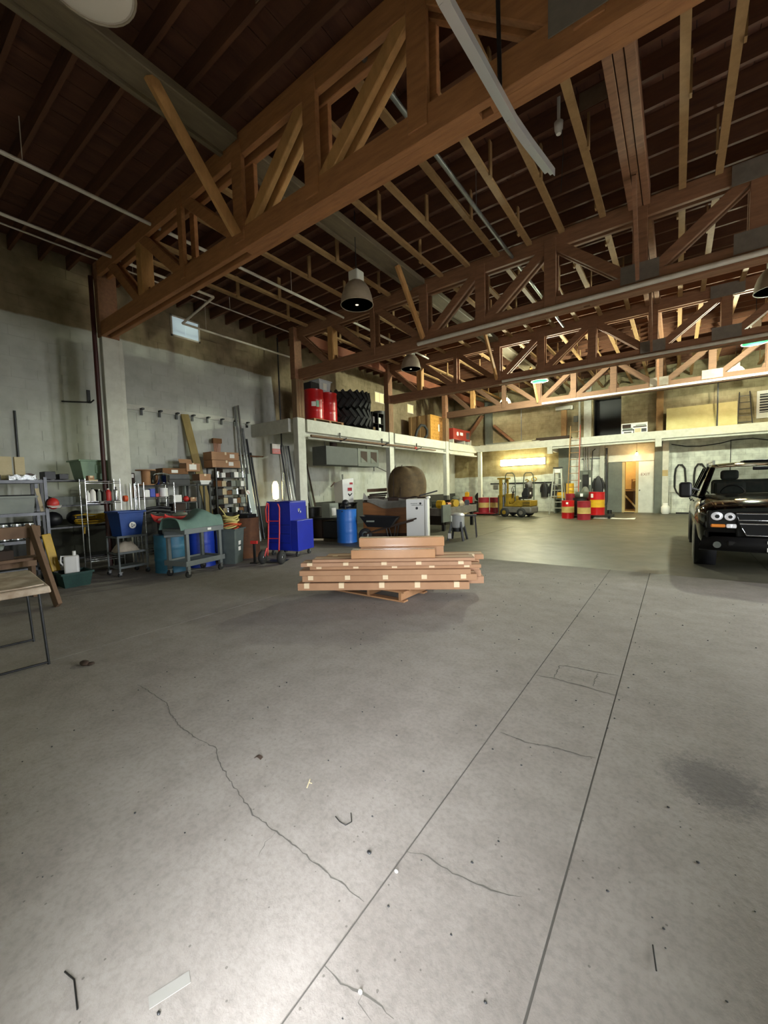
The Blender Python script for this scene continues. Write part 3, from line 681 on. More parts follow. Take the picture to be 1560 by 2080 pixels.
for k, (y0, y1, z0, z1) in enumerate(((13.9, 14.5, 5.12, 5.5), (16.45, 16.95, 5.0, 5.36))):
    w = sroot('window_%d' % (k + 2)); mm = mat('lit_pane', '#efe2a8', .4, emit='#ffe9a0', es=.55)
    struct('window_frame', MB().box(WX + .003, WX + .02, y0 - .03, y1 + .03, z0 - .03, z0).box(WX + .003, WX + .02, y0 - .03, y1 + .03, z1, z1 + .03).box(WX + .003, WX + .02, (y0 + y1) / 2 - .02, (y0 + y1) / 2 + .02, z0, z1), M['pipe'], w)
    struct('pane', MB().box(WX + .002, WX + .014, y0, (y0 + y1) / 2 - .02, z0, z1).box(WX + .002, WX + .014, (y0 + y1) / 2 + .02, y1, z0, z1), mm, w)
t = thing('exit_sign', 'small boxy exit sign on the left wall, white above and red below', 'sign', (WX + .005, 8.45, 2.61))
MB().box(0, .09, -.17, .17, 0, .33).build('box', M['greyt'], t, .006)
MB().box(.09, .1, -.16, .16, .17, .32).build('white_face', mat('sign_white', '#f2efe4', .4, emit='#fff8ea', es=.12), t)
MB().box(.09, .1, -.16, .16, .01, .165).build('red_face', mat('sign_red', '#e89a90', .4, emit='#ff8a80', es=.1), t)
text('lettering', 'EXIT', .12, M['whitep'], t, (.101, 0, .09), (R(90), 0, R(90)))
t = thing('wall_hook', 'black iron bracket on the left wall beside the standpipe', 'bracket', (WX + .004, 3.45, 3.6))
MB().box(0, .03, -.03, .03, -.12, .16).tube([(.02, 0, -.1), (.12, 0, -.12), (.16, .05, -.06)], .014, 8).tube([(.02, 0, -.1), (.05, -.3, -.14), (.05, -.5, -.16)], .014, 8).build('bracket', M['black'], t)
one('pull_rod', MB().cyl((0, 0, 0), (0, 0, 3.3), .022, n=8).cyl((0, 0, -.09), (0, 0, .02), .01, .035, n=8), M['dsteel'], 'dark rod hanging from the roof down past the gallery end', 'rod', (-10.15, 8.5, 2.9))
one('wall_conduit', MB().cyl((0, 0, 0), (0, 0, 1.25), .02, n=8), M['dsteel'], 'dark conduit running down the left wall behind the cream boards', 'pipe', (WX + .022, 2.2, 1.9))

# ------------------------------------------------------------------ shelves, from left to right
shelf('dark steel shelf at the left edge of the photo, behind the sawhorse', -9.15, -8.62, 1.3, 2.13, (.3, .76, 1.21, 1.75), 1.8, M['dsteel'], .022, .05)
for i, (y, w_, h) in enumerate(((1.5, .2, .42), (1.72, .16, .4), (1.9, .13, .4))):
    one('cream_board', MB().box(-.04, .04, -w_ / 2, w_ / 2, 0, h), M['cream'], ('widest cream board standing at the left edge on the dark shelf', 'middle cream board standing on the dark steel shelf', 'narrow cream board standing rightmost on the dark steel shelf')[i], 'board', (-9.0, y, 1.75), 0, 'cream boards', .004)
carton('low dark box at the left end of the dark shelf top', -8.78, 1.5, 1.75, .2, .2, .09, 0, 'blackp')
one('foil_pack', MB().grid(lambda u, v: (.1 * (2 * v - 1), .17 * (2 * u - 1), .08 + .02 * math.sin(u * 17) * math.cos(v * 9)), 14, 6, .08), M['foil'], 'crinkled silvery foil packs along the front of the dark shelf', 'pack', (-8.76, 1.86, 1.75))
one('red_bag', MB().sph((0, 0, .06), (.09, .1, .065), 12, 8), mat('maroon_bag', '#4a1620', .6), 'maroon bag behind the foil packs, at the shelf corner', 'bag', (-9.0, 2.02, 1.75))
one('white_cup', MB().lathe([(.03, 0), (.04, .1), (.036, .1), (.027, .01)], 14), M['whitep'], 'small white cup among black goods left of the sage tote', 'cup', (-9.1, 2.36, 1.77))
t = thing('grey_tote', 'dull grey-green lidded plastic tote on the middle of the dark shelf', 'tote', (-8.86, 1.72, 1.212))
tubx(MB(), .36, .5, .4, .56, .28).build('tub', M['greyt'], t); MB().box(-.2, .2, -.28, .28, .281, .3).build('lid', M['blackp'], t, .01)
one('leaning_strip', MB().beam((0, 0, .012), (.02, -.06, .4), .05, .01, (1, 0, 0)), M['cream'], 'pale strip leaning beside the grey tote on the dark shelf', 'strip', (-8.66, 2.08, 1.212))
for i in range(4): canister('shiny silver duct can, %s from the left below the grey tote' % ORD[i], -8.8, 1.42 + i * .165, .77, .078, .26, 'steel', group='silver duct cans')
one('round_grey_pipe', MB().cyl((0, 0, 0), (.06, .1, 0), .1, n=20), M['dsteel'], 'dark round duct end lying right of the silver cans', 'duct', (-8.85, 1.98, .87))
t = thing('baseball_hat', 'red hat hung on the right front post of the dark steel shelf', 'hat', (-8.55, 2.2, 1.3))
MB().sph((0, 0, .05), (.085, .085, .1), 14, 8).build('crown', M['red'], t); MB().grid(lambda u, v: (.06 + .09 * v, .1 * (2 * u - 1) * (1 - .4 * v), .02 - .03 * v), 6, 4, .006).build('brim', M['whitep'], t)
MB().tube([(-.02, 0, .14), (-.06, -.04, .17)], .006, 6).build('loop', M['black'], t)
# long dark bench rack behind, with the sage tote on it
shelf('long black rack behind the chrome shelf, carrying the sage tote', -9.7, -9.14, 2.2, 3.42, (.3, .9, 1.3, 1.77), 1.78, M['black'], .02, .03)
t = thing('storage_tote', 'sage green storage tote on the rack, cut by the white post', 'tote', (-9.42, 3.13, 1.775), 4)
tubx(MB(), .42, .56, .5, .68, .38).build('tub', M['sage'], t, .012); MB().box(.22, .256, -.09, .09, .12, .3).build('moulded_handle', M['sage'], t, .02)
for i, (y, s) in enumerate(((2.32, (.3, .16, .14)), (2.52, (.3, .14, .1)))): carton('black box left of the sage tote, %s' % ('outermost', 'innermost')[i], -9.2, y, 1.775, *s, 0, 'blackp')
carton('light grey box on the middle level of the black rack', -9.2, 2.52, 1.3, .3, .42, .16, 0, 'greyp')
for i in range(3): one('black_bag', MB().sph((0, 0, .145), (.19, .15, .14), 12, 8), M['blackp'], ('left black sack on the low level of the black rack', 'middle black sack on the low level of the black rack', 'right black sack behind the chrome shelf')[i], 'sack', (-9.42, 2.4 + i * .36, .9 if i < 2 else 1.302))
t = thing('yellow_strap_coil', 'tangled yellow straps hanging over the black rack edge', 'strap', (-9.3, 2.95, .9))
mb = MB()
for k in range(9):
    a = rnd(0, 6); mb.tube([(rnd(-.1, .1) + .12 * math.cos(a + q * .7), rnd(-.02, .02) + .26 * math.sin(a + q * .7), .03 + .02 * k + rnd(0, .02)) for q in range(8)], .014, 6)
mb.build('strap_loops', M['yel'], t); MB().tube([(.1, -.12, .05), (.14, -.14, -.05), (.14, -.15, -.16)], .016, 6).build('loose_end', M['yel'], t)
# chrome shelf in front
shelf('chrome wire shelf with bottles in front of the white post', -8.9, -8.62, 2.7, 3.26, (.3, 1.36, 1.73), 1.77, M['chrome'], .009, wire=True)
for i, (y, r, h, m, cp, d) in enumerate(((2.79, .035, .2, 'whitep', 'whitep', 'white squat bottle'), (2.87, .045, .24, 'paper', 'dsteel', 'white-labelled flask with grey cap'), (2.97, .03, .22, 'greyt', 'whitep', 'slim grey bottle'), (3.05, .032, .2, 'brown', 'blackp', 'brown bottle'), (3.12, .045, .23, 'red', 'whitep', 'red and white bottle'), (3.19, .026, .22, 'greyt', 'greyt', 'thin grey spray can'), (3.25, .035, .26, 'steel', 'blackp', 'shiny can with a black cap'))):
    bottle('%s, %s from the left on the chrome shelf' % (d, ORD[i]), -8.72, y - .03, 1.36, r, h, m, cp, group='bottles on the chrome shelf')
carton('small tan box on the chrome shelf top in front of the tote', -8.74, 2.82, 1.73, .09, .1, .1, 10, 'card')
one('sponge_block', MB().box(-.04, .04, -.07, .07, 0, .025), M['cream'], 'flat cream sponge at the chrome shelf top edge, under the tan box', 'sponge', (-8.655, 2.83, 1.73))
one('orange_reel', MB().cyl((0, -.03, .06), (0, .03, .06), .06, n=16), M['orange'], 'orange cable reel hung at the right end of the chrome shelf', 'reel', (-8.6, 3.33, 1.33))
# second chrome shelf
shelf('tall chrome wire shelf right of the white post, with pots and tubs', -9.15, -8.78, 3.75, 4.36, (.3, 1.03, 1.4, 1.65), 1.7, M['chrome'], .01, wire=True)
for i in range(3): one('chrome_pole', MB().cyl((0, 0, 0), (0, 0, 1.68), .012, n=10), M['chrome'], ('leftmost loose chrome pole by the white post', 'middle loose chrome pole by the white post', 'rightmost loose chrome pole by the white post')[i], 'pole', (-8.78, 3.5 + i * .075, 0), 0, 'loose chrome poles')
carton('dark box with a white tag under the wooden spool', -9.3, 3.66, 1.65, .24, .2, .26, 0, 'brown', paper=(-.02, .08, .16, .24))
carton('dark brown box below the one with the white tag', -9.3, 3.68, 1.4, .24, .22, .24, 0, 'card_d')
shelf('dark rack behind the spool, mostly hidden by the post', -9.6, -9.17, 3.5, 4.4, (.4, 1.0, 1.4, 1.65), 1.66, M['black'], .015, .02)
t = thing('wire_spool', 'empty wooden wire spool standing on the shelf behind the white post', 'spool', (-9.0, 3.9, 1.65))
MB().cyl((0, 0, 0), (0, 0, .02), .15, n=24).build('flange', M['lwood'], t); MB().cyl((0, 0, .3), (0, 0, .32), .19, n=24).build('flange', M['lwood'], t); MB().cyl((0, 0, .02), (0, 0, .3), .085, n=18).build('core', M['lwood'], t)
t = thing('stock_pot', 'polished steel stock pot with a lid on the tall chrome shelf', 'pot', (-8.96, 4.2, 1.65))
MB().lathe([(.12, 0), (.15, .02), (.155, .2), (.162, .205)], 24).build('pot', M['chrome'], t); MB().lathe([(.16, .207), (.12, .24), (.03, .262), (0, .265)], 24).build('lid', M['chrome'], t); MB().tube([(-.04, 0, .26), (-.04, 0, .3), (.04, 0, .3), (.04, 0, .26)], .008, 6).build('lid_handle', M['black'], t)
one('black_kettle', MB().lathe([(.07, 0), (.09, .03), (.085, .12), (.03, .16), (0, .165)], 16).tube([(0, -.07, .13), (0, -.06, .22), (0, .06, .22), (0, .07, .13)], .01, 6), M['black'], 'black kettle behind the polished stock pot', 'kettle', (-9.33, 4.12, 1.66))
for i, (y, m, s) in enumerate(((3.83, 'whitep', (.12, .1, .15)), (3.94, 'navy', (.12, .1, .17)), (4.03, 'red', (.12, .07, .07)))): carton(('white', 'blue', 'red')[i] + ' small carton on the middle tier of the tall chrome shelf', -8.88, y, 1.4, *s, 0, m, group='small cartons on the chrome shelf')
canister('white pail on the middle tier of the tall chrome shelf', -8.92, 4.2, 1.4, .085, .18, 'whitep', 'whitep', name='pail', cat='bucket')
one('black_bundle', MB().tube([(0, -.28, .05), (.03, -.1, .1), (0, .1, .08), (-.02, .28, .05)], .05, 8).tube([(.05, -.25, .13), (.04, .05, .16), (.04, .28, .12)], .025, 8), M['blackp'], 'black bundled cloth on the lowest visible chrome tier', 'bundle', (-8.95, 4.05, 1.03))
# black shelf with cartons
shelf('black steel shelf with cartons, left of the leaning plank', -10.0, -9.5, 4.55, 5.3, (.3, .8, 1.05, 1.25, 1.66), 1.68, M['black'], .02, .025)
for i, (z, h, m, d) in enumerate(((1.66, .13, 'blackp', 'lowest'), (1.79, .12, 'dsteel', 'upper'))): carton('%s flat dark grey case on the black shelf' % d, -9.7, 4.86, z, .4, .5, h, 0, m)
carton('long flat brown box on top of the dark grey cases', -9.75, 4.82, 1.91, .35, .6, .14, 0, 'card_d', paper=(-.1, .05, .03, .1))
carton('open brown box with a big white label, highest on the black shelf', -9.72, 5.24, 1.98, .34, .34, .2, 0, 'card', paper=(-.1, .08, .04, .17), flaps=True)
carton('plain brown box over a white tray, right end of the black shelf', -9.66, 5.5, 1.76, .34, .3, .16, 0, 'card')
one('white_tray', tubx(MB(), .28, .2, .32, .26, .098, .008, .01), M['whitep'], 'white plastic tray under the plain brown box', 'tray', (-9.66, 5.5, 1.661))
one('tray_bracket', MB().box(-.16, .16, -.18, .16, -.03, 0).box(-.15, -.12, .1, .14, -1.66, -.03).box(.12, .15, .1, .14, -1.66, -.03), M['black'], 'black side stand holding the white tray', 'stand', (-9.66, 5.5, 1.66))
carton('white box on the second tier of the black shelf', -9.62, 4.8, 1.25, .2, .2, .17, 0, 'whitep')
one('red_ball', MB().sph((0, 0, .07), .07, 14, 10), M['red'], 'red ball on the second tier of the black shelf', 'ball', (-9.58, 5.03, 1.25))
carton('little brown box right of the red ball', -9.6, 5.19, 1.25, .14, .15, .1, 0, 'card')
carton('dark box on the third tier of the black shelf', -9.7, 4.85, 1.05, .3, .3, .17, 0, 'brown')
canister('pale pail on the low tier of the black shelf', -9.65, 4.75, .8, .09, .16, 'greyt', 'greyt', name='pail', cat='bucket')
carton('grey filing box beside the leaning plank', -10.1, 5.58, .8, .3, .2, .55, 0, 'greyt'); one('box_plinth', MB().box(-.14, .14, -.09, .09, 0, .8), M['olive'], 'olive steel plinth under the grey filing box', 'plinth', (-10.1, 5.58, 0))
one('leaning_plank', MB().beam((.3, .1, .02), (-.42, -.2, 3.5), .2, .045, (1, 0, 0)), M['green_y'], 'tall yellowish plank leaning on the left wall between the shelves', 'plank', (-9.98, 5.75, 0), 0, None, .004)
one('leaning_pipe', MB().cyl((.12, 0, .02), (-.16, .04, 2.3), .05, n=14), M['greyt'], 'thick grey pipe leaning on the wall just left of the plank', 'pipe', (-10.2, 5.35, 0))
# parts rack
E_L = (.3, .62, .9, 1.14, 1.38, 1.6, 1.84, 2.1)
shelf('tall dark parts rack packed with small bins and tins', -10.12, -9.72, 5.93, 6.86, E_L, 2.12, M['dsteel'], .016, .014, name='parts_rack')
carton('lower of two long brown cartons on the parts rack', -9.86, 6.22, 2.1, .4, .82, .19, 0, 'card', paper=(.06, .2, .05, .15))
carton('upper of two long brown cartons on the parts rack', -9.86, 6.2, 2.295, .4, .8, .21, 0, 'card', paper=(.12, .26, .06, .16))
t = thing('rod_bundle', 'bundle of copper-coloured rods standing upright in a brown box behind the cartons', 'rods', (-10.28, 6.35, 2.1))
mb = MB()
for k in range(7): mb.cyl((.0, -.06 + k * .02, .0), (.0, -.1 + k * .034, .8), .009, n=6)
mb.build('rods', M['copper'], t); MB().box(-.04, .04, -.13, .13, .7, .83).build('top_wrap', M['card_d'], t); MB().box(-.06, .06, -.1, .1, -2.1, 0).build('stand', M['brown'], t)
kinds = (('steel', 'steel tin'), ('paper', 'white bin'), ('brown', 'brown bin'), ('card_d', 'small brown carton'), ('greyt', 'grey bin'), ('blackp', 'black bin'), ('cream', 'cream box'), ('olive', 'olive box'))
pick = (0, 1, 2, 5, 1, 4, 0, 3, 6, 2, 4, 7, 1, 5, 6, 3, 4, 0, 2, 7, 6, 5, 1, 3, 4, 2, 6, 0, 7, 1, 3, 5)
tn = {2: 'fifth', 3: 'fourth', 4: 'third', 5: 'second', 6: 'top'}; n = 0
for li in (6, 5, 4, 3, 2):
    y = 5.97; k = 0
    while y < 6.78 and k < 7:
        ki = pick[n % len(pick)]; w_ = rnd(.1, .16); h = rnd(.11, .17); lab = '%s, %s along the %s tier of the parts rack' % (kinds[ki][1], ORD[k], tn[li])
        if ki == 0: canister(lab, -9.82, y + .06, E_L[li], .055, h, 'steel', group='goods on the parts rack')
        else: carton(lab, -9.84, y + w_ / 2, E_L[li], .2, w_ - .012, h, 0, kinds[ki][0], name='parts_bin', cat='bin', group='goods on the parts rack')
        y += w_; k += 1; n += 1
one('no_smoking_disc', MB().cyl((0, 0, 0), (.006, 0, 0), .07, n=20), M['paper'], 'round white and red disc sign on the right post of the parts rack', 'sign', (-9.7, 6.86, 1.42))
one('red_slash', MB().beam((.007, -.04, .04), (.007, .04, -.04), .012, .004, (1, 0, 0)), M['red'], 'red bar across the round disc on the parts rack', 'mark', (-9.7, 6.86, 1.42))
# pipes leaning on the wall
for i, (y0, y1, h, r, m, d) in enumerate(((7.06, 7.01, 3.9, .03, 'pipe_g', 'tallest galvanised pipe leaning left of the others by the parts rack'), (7.17, 7.12, 3.95, .028, 'steel', 'bright steel pipe leaning second by the parts rack'), (7.29, 7.24, 3.3, .035, 'pipe_g', 'wide galvanised pipe leaning third by the parts rack'), (7.41, 7.36, 3.0, .03, 'dsteel', 'dark pipe leaning fourth by the parts rack'), (7.53, 7.48, 2.6, .03, 'dsteel', 'short dark pipe leaning fifth by the parts rack'))):
    one('leaning_pipe', MB().cyl((.25, y0 - 7.2, .015), (-.15, y1 - 7.2, h), r, n=12), M[m], d, 'pipe', (-10.2, 7.2, 0), 0, 'pipes by the parts rack')
one('clear_sleeves', MB().beam((.2, .02, .02), (-.04, -.08, 1.95), .2, .05, (1, 0, 0)), M['clear'], 'shiny clear plastic sleeves leaning in front of the pipes', 'sleeve', (-9.75, 7.0, 0), 0, None, .02)
one('wall_bar', MB().cyl((0, -.5, 0), (0, .85, 0), .02, n=8).cyl((0, -.4, 0), (-.14, -.4, 0), .015, n=6).cyl((0, .7, 0), (-.14, .7, 0), .015, n=6), M['rust'], 'rusty bar holding the tall pipes against the left wall', 'bar', (WX + .14, 7.05, 2.5))
for i in range(4):
    one('leaning_pipe', MB().cyl((.25, .12 + i * .1, .015), (-.14, i * .11, 2.9), .026, n=10), M[('dsteel', 'steel', 'pipe_g', 'dsteel')[i]], ORD[i] + ' from the left of the pipes leaning under the gallery end', 'pipe', (-10.22, 8.62, 0), 0, 'pipes under the gallery end')
for i in range(3):
    one('leaning_plank', MB().beam((.3, .1 + i * .1, .02), (-.1, -.1 + i * .12, 2.75 - .2 * i), .08, .05, (1, 0, 0)), M[('dsteel', 'greyt', 'brown')[i]], ('dark', 'grey', 'brown')[i] + ' batten leaning on the wall behind the black cabinets', 'batten', (-10.3, 9.6, 0), 0, 'battens behind the cabinets')
one('steel_flue', MB().cyl((0, 0, 0), (0, 0, 1.98), .05, n=16), M['steel'], 'bright upright steel flue pipe behind the blue tool cabinet', 'pipe', (-9.55, 7.98, 0))
t = thing('work_light', 'glowing upright work light behind the blue tool cabinet', 'lamp', (-9.55, 7.7, 0))
MB().cyl((0, 0, 0), (0, 0, 1.2), .02, n=8).cyl((0, 0, 0), (0, 0, .03), .16, n=16).build('stand', M['black'], t)
MB().lathe([(.02, 1.18), (.085, 1.22), (.095, 1.4), (.09, 1.62), (.05, 1.72), (0, 1.73)], 20).build('glowing_diffuser', mat('work_lit', '#ffe9b0', .4, emit='#ffdf98', es=5.), t)
# ------------------------------------------------------------------ floor goods along the left wall
# stained table and sawhorse at the left edge
t = thing('work_table', 'low table with a stained pale top at the left edge of the photo', 'table', (-4.93, .78, 0), -6)
mb = MB(); mb.taper(0, 0, .66, .72, 1.12, .68, 1.1, .66)
mb.build('tabletop', M['tabletop'], t, .012)
MB().grid(lambda u, v: (-.5 + u * 1.0, -.3 + v * .6, .735 + .012 * math.sin(u * 9) * math.sin(v * 7)), 12, 8, .012).build('stained_cover', M['tabletop'], t)
for i, j in ((-1, -1), (1, -1), (1, 1), (-1, 1)):
    MB().cyl((i * .42, j * .27, .66), (i * .42, j * .3, 0), .011, n=8).build('leg', M['dsteel'], t)
MB().cyl((.42, -.3, .02), (.42, .3, .02), .01, n=8).build('foot_bar', M['dsteel'], t); MB().cyl((-.42, -.3, .02), (-.42, .3, .02), .01, n=8).build('foot_bar', M['dsteel'], t)
MB().box(.1, .18, -.345, -.33, .6, .66).build('clip', M['whitep'], t)
t = thing('sawhorse', 'big weathered timber sawhorse standing behind the stained table', 'sawhorse', (-7.2, 1.52, 0), 90)
MB().beam((-.75, 0, 1.0), (.16, 0, 1.0), .09, .16).build('top_rail', M['wood'], t, .006)
for s in (-1, 1):
    MB().beam((.06, s * .06, 1.06), (.16, s * .56, .02), .2, .05, (1, 0, 0)).build('leg', M['wood'], t, .006)
    MB().beam((-.6, s * .06, 1.06), (-.7, s * .56, .02), .2, .05, (1, 0, 0)).build('leg', M['wood'], t, .006)
MB().box(-.72, .14, -.17, .17, .62, .66).build('shelf_board', M['wood'], t, .004); MB().box(-.72, .14, .17, .2, .5, .62).build('side_board', M['wood'], t)
carton('worn brown wooden box on the sawhorse shelf', -7.2, 1.25, .661, .3, .22, .12, 0, 'brown')
one('tool_jumble', MB().sph((0, 0, .04), (.05, .1, .04), 8, 6).beam((-.05, -.15, .03), (.05, .12, .05), .05, .03).cyl((0, -.1, .03), (.02, .16, .03), .025, n=8), M['greyt'], 'jumble of grey hand tools on the sawhorse box', 'tools', (-7.2, 1.25, .785), 90)
t = thing('mesh_basket', 'dark green mesh basket on the floor left of the chrome shelf', 'basket', (-8.02, 2.26, 0))
tubx(MB(), .34, .34, .42, .42, .24, .01, .015).build('basket', M['dgreen'], t); MB().box(-.18, .18, -.18, .18, .1, .2).build('dark_load', M['blackp'], t)
t = thing('white_jug', 'white plastic jug with a handle standing in the mesh basket', 'jug', (-8.0, 2.24, .201), -20)
MB().box(-.07, .07, -.1, .1, 0, .3).build('body', M['whitep'], t, .03, 3); MB().cyl((0, .04, .3), (0, .04, .37), .025, n=12).build('neck', M['whitep'], t); MB().tube([(.0, -.04, .29), (.02, -.13, .3), (.03, -.14, .2), (.02, -.1, .14)], .014, 8).build('handle', M['whitep'], t)
t = thing('yellow_board', 'yellow plastic board leaning beside the mesh basket', 'board', (-8.28, 2.04, 0), 0)
MB().beam((.06, .05, .25), (-.06, -.02, .86), .12, .03, (1, 0, 0)).build('board', M['yel'], t, .01); MB().box(0, .12, .0, .1, 0, .25).build('foot', M['blackp'], t)
# grey service cart with the blue tote
t = thing('small_cart', 'small grey three-tier service cart holding the blue recycling tote', 'cart', (-8.22, 3.16, 0), 4)
for i, j in ((-1, -1), (1, -1), (1, 1), (-1, 1)):
    MB().cyl((i * .2, j * .24, .08), (i * .2, j * .24, .72), .017, n=8).build('leg', M['cart'], t); caster(t, i * .2, j * .24, .035)
for z in (.16, .42, .71): MB().box(-.22, .22, -.26, .26, z - .02, z).box(.2, .22, -.26, .26, z, z + .02).build('tray', M['cart'], t, .006)
t = thing('recycling_tote', 'deep blue recycling tote with a round white mark, on the small cart', 'tote', (-8.2, 3.16, .712), 6)
tubx(MB(), .34, .34, .42, .44, .46).build('tub', M['bluet'], t, .02)
mb = MB(); mb.cyl((.212, 0, .2), (.218, 0, .2), .06, n=20)
mb.build('round_mark', M['paper'], t); MB().tube([(.221, .034 * math.cos(k * 2.1), .2 + .034 * math.sin(k * 2.1)) for k in range(3)], .008, 6, True).build('arrow_loop', M['bluet'], t)
one('cloth_sacks', MB().grid(lambda u, v: (.15 * (2 * v - 1), .18 * (2 * u - 1), .17 * (1 - (2 * u - 1) ** 4) * (1 - (2 * v - 1) ** 4) + .01 * math.sin(u * 20 + v * 9)), 14, 10, .02), M['cloth'], 'pale crumpled cloth sacks on the middle tier of the small cart', 'sack', (-8.2, 3.12, .441), 0)
drum('teal plastic drum behind the grey utility cart', -7.76, 3.74, 0, .29, .7, 'teal', 'teal', 'plastic_drum', hoops=2)
drum('deep blue drum seen under the utility cart top, on the left', -7.72, 4.3, 0, .26, .72, 'navy', 'navy', 'plastic_drum', hoops=2)
drum('deep blue drum seen under the utility cart top, on the right', -8.15, 4.78, 0, .24, .72, 'navy', 'navy', 'plastic_drum', hoops=2)
# utility cart with tarp, red toy, rope
t = thing('utility_cart', 'grey plastic utility cart on casters carrying a folded green tarp', 'cart', (-7.13, 3.86, 0), 12)
for i, j in ((-1, -1), (1, -1), (1, 1), (-1, 1)):
    MB().box(i * .23 - .03, i * .23 + .03, j * .36 - .03, j * .36 + .03, .13, .8).build('leg', M['cart'], t, .008); caster(t, i * .23, j * .36, .055)
for z in (.26, .82):
    MB().box(-.27, .27, -.42, .42, z - .03, z).build('shelf_tray', M['cart'], t, .006)
    for a in (-1, 1): MB().box(a * .265 - .012, a * .265 + .012, -.43, .43, z - .06, z + .03).box(-.27, .27, a * .42 - .012, a * .42 + .012, z - .06, z + .03).build('tray_lip', M['cart'], t, .004)
MB().beam((.0, -.42, .8), (.12, -.52, .74), .3, .04).build('push_handle', M['cart'], t, .01)
MB().box(.281, .284, .05, .13, .79, .83).build('label', M['paper'], t)
def tarp_f(u, v):
    x = .27 * (2 * v - 1) * (1 - .15 * u); y = -.5 + u * .98
    h = .17 + .13 * math.exp(-((u - .68) / .2) ** 2) + .03 * math.sin(u * 11 + v * 3)
    return (x, y, .0 + h * (1 - (2 * v - 1) ** 6))
one('green_tarp', MB().grid(tarp_f, 30, 14, .02), M['tarp'], 'folded grey-green tarp heaped over the utility cart top', 'tarp', (-7.13, 3.86, .853), 12, None, 0, 2)
carton('black crate on the teal drum, under the red seat', -7.77, 3.8, .703, .3, .4, .16, 10, 'blackp', name='crate', cat='crate')
t = thing('red_sled', 'red plastic child seat with pale padding behind the green tarp', 'seat', (-7.78, 3.86, .868), 10)
MB().grid(lambda u, v: (-.2 + .4 * v, -.36 + .72 * u, .035 + .13 * (abs(2 * v - 1) ** 3) + .07 * (abs(2 * u - 1) ** 4)), 16, 10, .03).build('shell', M['red'], t)
MB().grid(lambda u, v: (-.12 + .26 * v, -.28 + .5 * u, .12 + .03 * math.sin(u * 8)), 10, 6, .03).build('padding', M['paper'], t); MB().sph((0, .1, .19), (.08, .16, .05), 12, 8).build('cushion', M['greyt'], t)
0 and one('seat_stand', MB().box(-.16, .16, -.3, .3, 0, .02).box(-.14, -.1, -.28, .28, -.96, 0).box(.1, .14, -.28, .28, -.96, 0), M['black'], 'black stand carrying the red child seat', 'stand', (-7.55, 3.98, .94), 10)
t = thing('grey_bin', 'grey plastic bin stuffed with ropes, right of the utility cart', 'bin', (-7.72, 5.02, 0), 30)
t.location = (-7.42, 4.78, 0)
tubx(MB(), .32, .34, .4, .42, .72).build('bin', M['binc'], t, .02); MB().box(.19, .193, -.05, .05, .38, .46).box(.18, .186, -.05, .05, .26, .34).build('mark', M['paper'], t)
for k, (m, z, r, nm, lb) in enumerate((('rope', .75, .16, 'yellow_rope', 'thick coil of yellow rope on the grey bin'), ('orange', .71, .19, 'orange_rope', 'orange cord tangled round the rim of the grey bin'))):
    mb = MB()
    for q in range(7 if k == 0 else 4):
        rr = r * rnd(.75, 1.1); cx_, cy_ = rnd(-.02, .02), rnd(-.02, .02)
        mb.tube([(cx_ + rr * math.cos(a * PI / 8), cy_ + rr * math.sin(a * PI / 8), z + .035 * q + .02 * math.sin(a * PI / 4 + q)) for a in range(16)], .018 if k == 0 else .011, 6, True)
    if k == 0: mb.tube([(0, 0, z + .1), (-.05, -.1, z + .3), (-.1, -.16, z + .42)], .012, 6)
    o = one(nm, mb, M[m], lb, 'rope', (-7.42, 4.78, 0))
drum('rusty brown steel drum left of the blue tool cabinet', -7.8, 5.4, 0, .3, .88, 'rust', 'rust', 'rusty_drum')
t = thing('black_machine', 'black oily machine part lying on top of the rusty drum', 'machine', (-7.8, 5.4, .885), 20)
MB().box(-.2, .2, -.16, .16, 0, .07).cyl((-.1, 0, .07), (-.1, 0, .16), .06, n=12).cyl((.1, .05, .07), (.1, .05, .2), .03, n=10).build('casting', M['black'], t, .01); MB().lathe([(.0, .072), (.16, .078), (.17, .1)], 20).build('pan', M['steel'], t)
# hand truck
t = thing('hand_truck', 'red hand truck with black tyres parked against the blue tool cabinet', 'hand truck', (-6.52, 5.1, 0), 25)
for s in (-1, 1):
    MB().tube([(s * .12, .05, .16), (s * .12, .12, .6), (s * .12, .17, 1.12), (s * .1, .14, 1.2)], .015, 8).build('rail', M['red'], t)
    g = MB().beam((s * .13, .05, .32), (s * .17, 0, .14), .02, .03).build('axle_bracket', M['red'], t)
    MB().lathe([(.05, -.04), (.115, -.045), (.14, -.02), (.14, .02), (.115, .045), (.05, .04)], 22, Matrix.Translation((s * .2, 0, .14)) @ Matrix.Rotation(R(90), 4, 'Y')).build('tyre', M['rubber'], t)
    MB().lathe([(.0, -.03), (.055, -.042), (.055, .042), (0, .03)], 16, Matrix.Translation((s * .2, 0, .14)) @ Matrix.Rotation(R(90), 4, 'Y')).build('wheel_rim', M['steel'], t)
MB().cyl((-.22, 0, .14), (.22, 0, .14), .012, n=8).build('axle', M['steel'], t)
MB().tube([(-.1, .14, 1.2), (-.06, .0, 1.22), (-.06, -.07, 1.1), (-.06, -.06, .86), (-.1, .13, .82)], .013, 8).build('grip_loop', M['red'], t)
for z in (.5, .85): MB().cyl((-.12, .12 + (z - .6) * .1, z), (.12, .12 + (z - .6) * .1, z), .01, n=8).build('cross_bar', M['red'], t)
MB().box(-.2, .2, .1, .36, .02, .03).build('toe_plate', M['dsteel'], t)
one('red_block', MB().cbox((0, 0, .03), (.14, .05, .06)), M['red'], 'small red block hung beside the hand truck tyre', 'block', (-6.92, 4.98, .4), 25)
